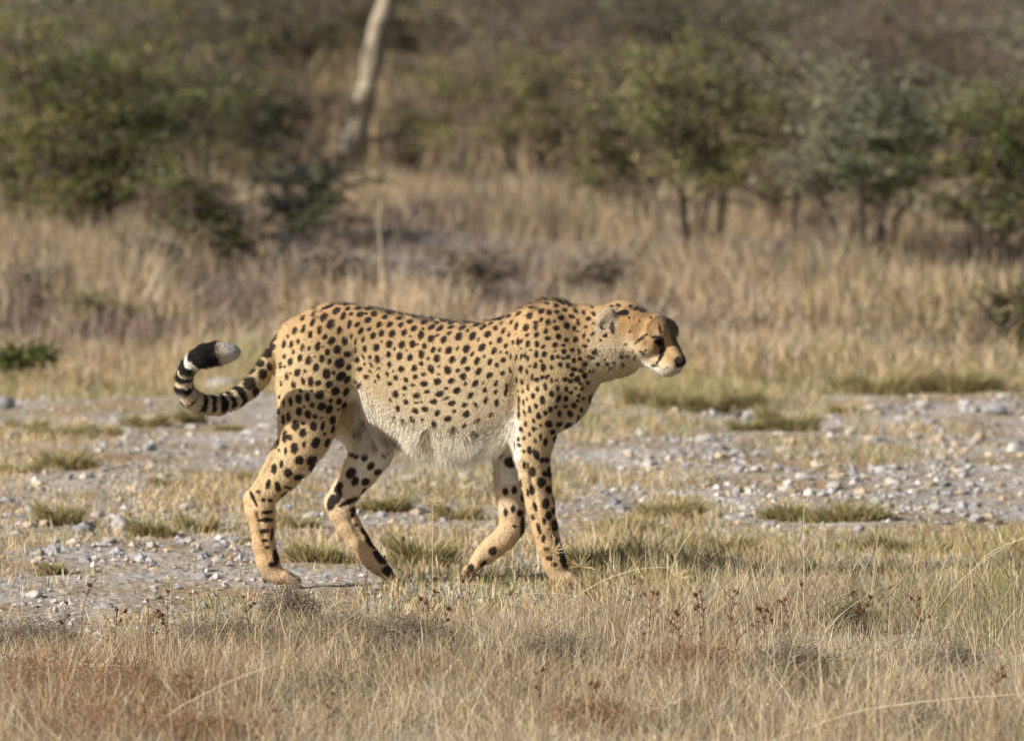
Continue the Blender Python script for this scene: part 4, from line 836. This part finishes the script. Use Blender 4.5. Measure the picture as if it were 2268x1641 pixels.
for s in (-1, 1):
    c = hp(-.060, s * .082, .000); n = hf * .50 + hs * s * .86 + hu * .05; n /= np.linalg.norm(n)
    e2 = hu * .96 - hf * .25; e2 -= n * (e2 @ n); e2 /= np.linalg.norm(e2); e3 = np.cross(n, e2)
    r = BV - c; a, b, d = r @ n, r @ e2, r @ e3
    q = np.sqrt((b / .052) ** 2 + (d / .033) ** 2)
    blend((q < 1.05) & (np.abs(a) < .03), (.44, .36, .25), .8)
    blend(((q < 1.1) & (np.abs(a) < .04)) * sstep(-.1, -.5, BN @ n) * sstep(.9, .5, q), (.05, .04, .03), .8)
blend(spot_m * is_head * (~nose_z0), black, .9)
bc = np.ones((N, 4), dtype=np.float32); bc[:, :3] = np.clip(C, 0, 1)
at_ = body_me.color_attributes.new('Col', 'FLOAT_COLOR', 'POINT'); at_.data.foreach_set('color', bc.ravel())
cheetah = empty('cheetah', (0, 0, 0))
tag(cheetah, 'spotted cheetah walking to the right across the stony ground with its tail curled up', 'cheetah')
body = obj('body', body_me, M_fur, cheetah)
# ---- fur: single hairs laid along the coat, each coloured like the skin it grows from
def fur(name, pick, n, length, width, lift, flow, jitter=.35, mat=M_fur, kind='stuff', hang=False):
    i = pick[rng.integers(0, len(pick), n)]
    Nn = BN[i]; P = BV[i] + rng.normal(0, H * .5, (n, 3))
    f = flow[i]; f = f - Nn * (f * Nn).sum(1)[:, None]; f /= np.linalg.norm(f, axis=1)[:, None] + 1e-6
    f = f + rng.normal(0, jitter, (n, 3)); f -= Nn * (f * Nn).sum(1)[:, None]; f /= np.linalg.norm(f, axis=1)[:, None] + 1e-6
    L = length[i] * rng.uniform(.6, 1.25, n)
    lf = lift[i]
    d = f + Nn * lf[:, None]; d /= np.linalg.norm(d, axis=1)[:, None]
    side = np.cross(d, Nn + rng.normal(0, .25, (n, 3))); side /= np.linalg.norm(side, axis=1)[:, None] + 1e-6
    P = P - Nn * .0015
    T = P + d * L[:, None]; T[:, 2] -= np.clip(L - .012, 0, 1) * .35
    V = np.stack((P - side * (width / 2), P + side * (width / 2), T), 1).reshape(-1, 3)
    c = C[i] * rng.uniform(.86, 1.12, (n, 1)); c = np.repeat(c, 3, 0)
    me = new_mesh(name, V, np.arange(3 * n).reshape(-1, 3), c, True)
    Nh = Nn * .9 + d * .25
    if hang: Nh = Nn - d * (Nn * d).sum(1)[:, None]; Nh[:, 2] *= .3; Nh[:, 1] -= .25
    nn = np.repeat(Nh, 3, 0); nn /= np.linalg.norm(nn, axis=1)[:, None]
    me.normals_split_custom_set_from_vertices([tuple(v) for v in nn.tolist()])
    o = obj(name, me, mat, cheetah); o['kind'] = kind
    return o
flow = np.repeat(np.array(((-1., 0, -.35),)), N, 0)
flow[(Z < .40)] = (-.25, 0, -1)
ft = np.gradient(tp, axis=0); ft /= np.linalg.norm(ft, axis=1)[:, None]
flow[cand[ok]] = ft[near[ok]]
flow[is_head] = -hf
length = np.full(N, .008); lift = np.full(N, .38)
rim = (np.abs(BN[:, 1]) < .35) & (Z > .3); length[rim] = .010; lift[rim] = .6
length[is_head] = .006; length[Z < .3] = .0065; length[Z < .09] = .0045
belly = (sstep(bel - 50, bel - 25, BVv) * (BU > 795) * (BU < 1150) * (BVv < 1012) * (Y < .075) * (Z > .36)) > .4
belly &= ~((Y > .03) & (BU < 890)) & ~((Y > .03) & (BU > 1080)) & ~(BU > 1138)
nape = (BU > 1150) & (BU < 1310) & (BN[:, 2] > .85) & (BVv < 700)
ruff = (BU > 1290) & (BU < 1400) & (BVv > 770) & (Z > .42)
tip = is_tail & (tail_t > tt(380, 775))
length[nape] = .026 * (.5 + fbm(X * 30, Y * 30, 8))[nape]; lift[nape] = .75; length[ruff] = .013; lift[ruff] = .35; flow[ruff] = (-.3, 0, -1)
length[is_tail] = .012; length[tip] = .019; lift[tip] = .30
nose_z = is_head & (hF > .160) & (hU > -.02) & (np.abs(hS) < .02)
eye_z = is_head & (hdist(A_((.094, .038, .031)), A_((.096, .038, .031))) < .014)
bald = nose_z | eye_z
allv = np.where(~bald)[0]
fur('fur', allv, 210000, length, .0017, lift, flow)
bi = np.where(belly & (BN[:, 2] < .5) & (rng.random(N) < sstep(bel - 50, bel + 10, BVv) ** 1.5))[0]
cl_ = fbm(X * 26, Y * 26 + Z * 6, 33)
length[bi] = (.022 + .062 * sstep(.38, .75, cl_))[bi] * sstep(0, 1, (sstep(bel - 30, bel + 20, BVv)))[bi] + .012; lift[bi] = .10
flow[bi] = np.stack((-.12 + 1.3 * (vnoise(X * 22, Y * 22, 35) - .5), .3 * (vnoise(X * 22, Y * 22, 36) - .5), np.full(N, -1.)), 1)[bi]
Csave = C.copy(); dk = sstep(.35, .1, C.mean(1))[:, None]
C = C * (1 - .75 * dk) + np.array((.46, .38, .28)) * .75 * dk; C[bi] *= np.array((1.02, .99, .93))
fur('belly_fur', bi, 36000, length, .0024, lift, flow, .16, hang=True)
C = Csave
# ---- eyes, whiskers
def uv_ball(c, r, n=14):
    th = np.linspace(0, math.pi, n)[1:-1]; ph = np.arange(n * 2) / (n * 2) * 2 * math.pi
    V = [(0, 0, r)] + [(r * math.sin(t) * math.cos(p), r * math.sin(t) * math.sin(p), r * math.cos(t)) for t in th for p in ph] + [(0, 0, -r)]
    k = n * 2; F = []
    for i in range(len(th) - 1):
        for j in range(k): F.append((1 + i * k + j, 1 + i * k + (j + 1) % k, 1 + (i + 1) * k + (j + 1) % k, 1 + (i + 1) * k + j))
    for j in range(k):
        F.append((0, 1 + j, 1 + (j + 1) % k, 0)); b = 1 + (len(th) - 1) * k; F.append((len(V) - 1, b + (j + 1) % k, b + j, len(V) - 1))
    F4 = [f for f in F if len(set(f)) == 4]; F3 = [f for f in F if len(set(f)) == 3]
    me = bpy.data.meshes.new('eye'); me.from_pydata([tuple(np.array(v) + c) for v in V], [], F4 + [tuple(dict.fromkeys(f)) for f in F3]); me.update()
    me.polygons.foreach_set('use_smooth', [True] * len(me.polygons)); return me
M_eye = bpy.data.materials.new('amber_eye'); M_eye.use_nodes = True
_b = M_eye.node_tree.nodes['Principled BSDF']; _b.inputs['Roughness'].default_value = .08
_g = M_eye.node_tree.nodes.new('ShaderNodeNewGeometry'); _dot = M_eye.node_tree.nodes.new('ShaderNodeVectorMath'); _dot.operation = 'DOT_PRODUCT'
_look = hf * .75 + hs * .6; _look /= np.linalg.norm(_look); _dot.inputs[1].default_value = tuple(_look)
_r = M_eye.node_tree.nodes.new('ShaderNodeValToRGB'); _r.color_ramp.elements[0].color = (.10, .04, .012, 1); _r.color_ramp.elements[1].color = (.004, .004, .004, 1)
_r.color_ramp.elements[0].position = .55; _r.color_ramp.elements[1].position = .93; _e = _r.color_ramp.elements.new(.90); _e.color = (.22, .10, .03, 1)
M_eye.node_tree.links.new(_g.outputs['Normal'], _dot.inputs[0]); M_eye.node_tree.links.new(_dot.outputs['Value'], _r.inputs[0]); M_eye.node_tree.links.new(_r.outputs[0], _b.inputs['Base Color'])
for s in (1, -1): obj('eye', uv_ball(hp(.085, s * .0345, .028), .0095), M_eye, cheetah)
wp = []
for s in (1, -1):
    for k in range(6):
        a = hp(.160, s * .034, -.014 - .004 * (k % 3)); d = hf * rng.uniform(-.2, .25) + hs * s * .8 - hu * (.25 + .25 * rng.random()) ; d /= np.linalg.norm(d)
        t = np.linspace(0, 1, 5)[:, None]; wp.append((a + d * t * .075 - hu * t ** 2 * .02, np.linspace(.0006, .0002, 5)))
WV, WF = tubes(wp, 3)
w_ = obj('whiskers', new_mesh('whiskers', WV, WF, np.full((len(WV), 3), .7)), M_fur, cheetah); w_['kind'] = 'stuff'

# ------------------------------------------------------------------ small plants of the foreground
def gh(x, y): return float(height(np.array([x]), np.array([y]))[0])
def herb(ut, vt, vb, lab, heads=2, seed=0):
    r = np.random.default_rng(900 + seed); x0, y0 = ground_at(ut + r.uniform(-14, 14), vb); z0_ = gh(x0, y0)
    top = at(ut, vt, y0) - np.array((x0, y0, z0_)); n = 8; t = np.linspace(0, 1, n)[:, None]
    P = top * t; P[:, :2] += (np.sin(t * 3.1) * r.normal(0, .012, 2)); L = np.linalg.norm(top)
    e = empty('herb', (x0, y0, z0_)); tag(e, lab, 'plant', 'reddish seed herbs in the foreground')
    paths = [(P, np.linspace(.0016, .0008, n))]; hd = [P[-1]]; lv = []
    for k in range(heads + 2):
        i = int(r.integers(4, n - 1)); d = np.array((r.choice((-1, 1)) * r.uniform(.4, 1), r.normal(0, .4), r.uniform(.5, 1.1))); d *= L * r.uniform(.1, .22) / np.linalg.norm(d)
        paths.append((P[i] + d * np.linspace(0, 1, 3)[:, None], np.array((.0011, .0009, .0007))))
        if k < heads - 1: hd.append(P[i] + d)
        lv.append((P[i] + d, d))
    V, F = tubes(paths, 4); obj('stem', new_mesh('stem', V, F, np.full((len(V), 3), 1.) * np.array((.20, .11, .075))), M_bark, e)
    LVv = []; 
    for i in range(2, n):
        for s in range(2):
            lv.append((P[i], np.array((r.normal(0, 1), r.normal(0, 1), r.uniform(.4, 1.3)))))
    roots = np.array([a for a, d in lv]); dd = np.array([d for a, d in lv]); dd /= np.linalg.norm(dd, axis=1)[:, None]; ll = r.uniform(.010, .024, (len(lv), 1)); sd2 = np.cross(dd, r.normal(0, 1, dd.shape)); sd2 /= np.linalg.norm(sd2, axis=1)[:, None]
    Vl = np.stack((roots, roots + dd * ll * .5 + sd2 * .0016, roots + dd * ll, roots + dd * ll * .5 - sd2 * .0016), 1).reshape(-1, 3)
    lf = obj('leaves', new_mesh('leaves', Vl, np.arange(len(Vl)).reshape(-1, 4), np.repeat(np.array([(.12, .085, .06)]) * r.uniform(.6, 1.5, (len(lv), 1)), 4, 0)), M_leaf, e); lf['kind'] = 'stuff'
    for h_ in hd:
        c = rock_like[int(r.integers(0, 3))]; o = bpy.data.objects.new('seed_head', c); COL.objects.link(o); o.parent = e; o.location = tuple(h_); s = r.uniform(.009, .013); o.scale = (s, s, s * 1.3); o.rotation_euler = tuple(r.uniform(0, 3, 3))
def seed_mesh(i):
    r = np.random.default_rng(i); P = []; F = []
    for k in range(9):
        a = k / 9 * 6.28 + r.uniform(-.2, .2); el = r.uniform(-.2, 1.1); d = np.array((math.cos(a) * math.cos(el), math.sin(a) * math.cos(el), math.sin(el))); s = np.cross(d, (0, 0, 1.)); s /= np.linalg.norm(s) + 1e-6; b = len(P)
        P += [np.zeros(3), d * .4 + s * .22, d * .75, d * .4 - s * .22, d * .4 + np.array((0, 0, .2))]; F += [(b, b + 1, b + 4), (b + 1, b + 2, b + 4), (b + 2, b + 3, b + 4), (b + 3, b, b + 4)]
    me = new_mesh('seed_head', np.array(P), np.array(F), np.array([(.27, .12, .06)]) * r.uniform(.6, 1.3, (len(P), 1))); me.materials.append(M_leaf); return me
rock_like = [seed_mesh(i) for i in range(3)]
HERBS = [(199, 1295, 1450, 'tall thin reddish herb with one head over the lower left soil'), (147, 1337, 1460, 'dark forked herb below the tall thin one at left'), (258, 1350, 1470, 'short reddish herb right of the forked one'), (328, 1329, 1440, 'dark leafy herb left of centre in the left meadow'),
 (373, 1311, 1430, 'pointed dark herb with upright tip in the left meadow'), (358, 1362, 1450, 'orange headed herb under the pointed one'), (537, 1322, 1440, 'leaning twiggy herb below the near hind paw'), (892, 1193, 1440, 'tallest reddish herb with flower head between the hind and front legs'),
 (813, 1259, 1400, 'short herb in front of the far hind paw'), (1035, 1266, 1440, 'red headed herb in front of the lifted forepaw'), (963, 1308, 1420, 'brown herb left of the red headed one'), (995, 1350, 1450, 'low dark herb below the lifted forepaw'), (944, 1332, 1450, 'bushy brown herb under the belly'),
 (1445, 1313, 1440, 'bent herb with a dark round head right of the front paw'), (1405, 1280, 1400, 'thin herb with a red head just right of the front paw'), (1497, 1357, 1460, 'upright red brown herb in the right meadow'), (1427, 1405, 1530, 'branched red brown herb low in the right meadow'),
 (1551, 1311, 1450, 'dark branched herb with round heads right of the paw'), (1626, 1308, 1450, 'straight dark herb with reddish heads'), (1500, 1362, 1480, 'rusty herb left of the branched one'), (1616, 1370, 1480, 'dense rusty herb in the middle of the right meadow'), (1675, 1346, 1460, 'grey herb with an orange head'),
 (1699, 1350, 1470, 'orange topped herb beside the grey one'), (1738, 1325, 1440, 'herb with a bright orange head leaning right'), (1774, 1292, 1420, 'tall brown herb with a reddish tip in the right meadow'), (1888, 1313, 1430, 'herb with a dark red head right of the tall brown one'), (1905, 1341, 1450, 'spreading herb with several red heads'),
 (1926, 1322, 1450, 'long armed dark herb in the right meadow'), (1970, 1300, 1440, 'pointed dark herb before the green patch'), (2034, 1325, 1450, 'slim dark herb at the left of the green patch'), (2219, 1477, 1600, 'small forked herb near the right edge'), (420, 1500, 1640, 'dark herb stem in the rusty meadow'),
 (610, 1575, 1690, 'reddish herb at the bottom left of centre'), (1310, 1512, 1640, 'small red headed herb at the bottom centre'), (1200, 1480, 1600, 'faint reddish herb in the middle meadow'), (735, 1535, 1660, 'herb with red leaves near the bottom')]
for i, (a, b, c_, lab) in enumerate(HERBS): herb(a, b, c_, lab, 1 + (i * 7) % 4, i)
# dwarf shrubs of fine grey brown twigs
def dwarf(u0, v0, wpx, hpx, colr, n, lab, seed):
    r = np.random.default_rng(seed); x0, y0 = ground_at(u0, v0); sc = (y0 + CAM_D) / FPX; R = wpx / 2 * sc * 1.35; Hh = hpx * sc * .9
    paths = []; tips = []
    for k in range(int(n * 1.35)):
        a = r.uniform(0, 6.28); q = r.random() ** .6; b = np.array((math.cos(a), math.sin(a) * .9, 0)) * R * q * .9 * r.uniform(.6, 1.2); e1 = b * 1.3 + np.array((r.normal(0, .01), r.normal(0, .01), Hh * (1 - .5 * q * q) * r.uniform(.6, 1.05)))
        t = np.linspace(0, 1, 4)[:, None]; P = b * (1 - t) + e1 * t + r.normal(0, .004, (4, 3)) * t; paths.append((P, np.array((.0013, .0011, .0009, .0005))))
        for j in range(3):
            s = P[1 + j]; d = r.normal(0, 1, 3) * .02; d[2] = abs(d[2]); paths.append((s + d * np.linspace(0, 1, 3)[:, None], np.array((.0008, .0007, .0004)))); tips += [s + d, s + d * .5]
    V, F = tubes(paths, 3); z0_ = gh(x0, y0); e = empty('dwarf_shrub', (x0, y0, z0_)); tag(e, lab, 'shrub', 'dwarf shrubs in the foreground')
    cc = (np.array(colr)[None] * r.uniform(.6, 1.5, (len(V) // 3, 1))).repeat(3, 0)
    obj('twigs', new_mesh('twigs', V, F, cc), M_bark, e)
    tips = np.array(tips).repeat(3, 0); m_ = len(tips); tips = tips + r.normal(0, .006, tips.shape); d = r.normal(0, 1, (m_, 3)); d /= np.linalg.norm(d, axis=1)[:, None]; e2_ = np.cross(d, r.normal(0, 1, (m_, 3))); e2_ /= np.linalg.norm(e2_, axis=1)[:, None]
    s = r.uniform(.0018, .0040, (m_, 1)); obj('foliage', new_mesh('foliage', np.stack((tips - d * s, tips + e2_ * s * .6, tips + d * s, tips - e2_ * s * .6), 1).reshape(-1, 3), np.arange(4 * m_).reshape(-1, 4), np.repeat(np.array(colr)[None] * r.uniform(.8, 2.1, (m_, 1)), 4, 0)), M_leaf, e)['kind'] = 'stuff'
GB = (.21, .17, .125); RB = (.22, .13, .07)
for i, a in enumerate([(770, 1440, 150, 80, GB, 260, 'grey brown dwarf shrub under the far hind paw'), (900, 1455, 170, 90, GB, 330, 'dense dark dwarf shrub left of the meadow centre'), (640, 1390, 90, 110, GB, 130, 'brown twiggy shrublet in front of the near hind paw'), (500, 1440, 160, 70, GB, 220, 'grey dwarf shrub below the tail side'),
    (1230, 1480, 150, 70, GB, 220, 'dark dwarf shrub below the front legs'), (1750, 1520, 150, 100, GB, 260, 'dark brown dwarf shrub in the right meadow'), (1880, 1400, 90, 60, (.13, .12, .07), 120, 'small dark green shrublet before the green patch'), (2110, 1500, 110, 70, GB, 150, 'brown dwarf shrub below the green patch'),
    (120, 1540, 300, 100, RB, 90, 'rusty red dwarf shrub at the left edge'), (330, 1560, 280, 100, RB, 80, 'rusty red dwarf shrub right of the first one'), (230, 1640, 300, 100, RB, 80, 'rusty dwarf shrub at the bottom left'), (470, 1650, 200, 70, RB, 90, 'brownish red dwarf shrub near the bottom'),
    (1540, 1500, 150, 70, RB, 150, 'reddish dwarf shrub left of the dark brown one'), (1330, 1620, 180, 70, RB, 130, 'faint reddish shrub at the bottom centre'), (2060, 1640, 160, 70, GB, 130, 'grey shrub at the bottom right'), (60, 1440, 180, 60, GB, 180, 'grey dwarf shrub at the left meadow edge'), (720, 1560, 170, 60, GB, 150, 'grey shrub in the lower left meadow')]):
    dwarf(*a, 700 + i)
# long arching grass stalks that stand out
def arch(pts, r, lab):
    x0, y0 = ground_at(pts[0][0], pts[0][1]); o0 = np.array((x0, y0, gh(x0, y0))); P = np.array([at(p[0], p[1], y0) for p in pts]) - o0; P[:, 1] = np.linspace(0, -.06, len(P))
    tq = np.linspace(0, len(P) - 1, 30); k = np.arange(len(P)); Pf = np.stack([np.interp(tq, k, P[:, i]) for i in range(3)], 1)
    for _ in range(6): Pf[1:-1] = (Pf[:-2] + Pf[1:-1] * 2 + Pf[2:]) / 4
    V, F = tubes([(Pf, r * (1 - .55 * tq / tq[-1]))], 4); tag(obj('grass_stalk', new_mesh('grass_stalk', V, F, np.full((len(V), 3), 1.) * PALE), M_grass, loc=tuple(o0)), lab, 'grass stalk', 'long grass stalks arching over the meadow')
arch([(846, 700), (843, 640), (846, 560), (838, 500), (843, 440)], .006, 'single tall pale stem standing above the rump')
arch([(1205, 1362), (1260, 1330), (1330, 1285), (1390, 1262), (1440, 1253), (1490, 1252)], .0016, 'long pale stalk arching right from in front of the front paw')
arch([(1140, 1330), (1170, 1312), (1230, 1310), (1300, 1322)], .0012, 'short pale stalk lying low under the front paw')
arch([(2120, 1330), (2160, 1250), (2200, 1215), (2245, 1195), (2300, 1180)], .0016, 'long curved stalk leaning out at the right edge')
arch([(2060, 1370), (2120, 1290), (2180, 1235), (2290, 1170)], .0015, 'straight pale stalk crossing the right edge')
arch([(100, 1530), (180, 1500), (260, 1445)], .0016, 'pale stalk rising right over the rusty patch')
arch([(-30, 1500), (60, 1475), (160, 1466), (300, 1470)], .0013, 'low pale stalk lying over the left meadow')
arch([(300, 1640), (400, 1560), (520, 1500), (600, 1470)], .0014, 'long leaning stalk at the bottom left')
arch([(1710, 1640), (1900, 1570), (2080, 1545), (2280, 1530)], .0022, 'thick pale stem lying at the bottom right')
arch([(1470, 1400), (1480, 1290), (1500, 1220), (1540, 1160)], .0013, 'upright thin stalk right of the front paw')
arch([(1290, 1440), (1280, 1370), (1250, 1320)], .0013, 'short upright stalk below the front paw')
arch([(1020, 1640), (1060, 1540), (1100, 1460), (1130, 1400)], .0014, 'leaning stalk in the middle of the meadow')
# airy seed panicles in front of the ankle
def panicle(u0, v0, vb, rad, lab, seed):
    r = np.random.default_rng(seed); x0, y0 = ground_at(u0, vb); o0 = np.array((x0, y0, gh(x0, y0))); c = at(u0, v0, y0) - o0; paths = [(c * np.linspace(0, 1, 6)[:, None], np.linspace(.0011, .0006, 6))]
    for k in range(46):
        d = r.normal(0, 1, 3); d[2] = abs(d[2]) * .8 - .2; d *= rad / np.linalg.norm(d) * r.uniform(.5, 1.1); paths.append((c + d * np.linspace(0, 1, 3)[:, None] + np.array((0, 0, -.012)), np.array((.0004, .0004, .0007))))
    V, F = tubes(paths, 3); tag(obj('grass_panicle', new_mesh('grass_panicle', V, F, np.full((len(V), 3), 1.) * STRAW), M_grass, loc=tuple(o0)), lab, 'grass head', 'airy grass heads')
panicle(1225, 1212, 1400, .045, 'airy seed head hiding the front ankle', 1); panicle(1780, 1112, 1400, .035, 'airy seed head standing over the green strip', 2); panicle(1500, 1270, 1420, .05, 'airy seed head over the dark tuft right of the paw', 3); panicle(958, 1105, 1400, .028, 'faint airy seed head behind the tall herb', 4); panicle(1285, 1245, 1410, .05, 'loose seed head at the toes of the front paw', 5)
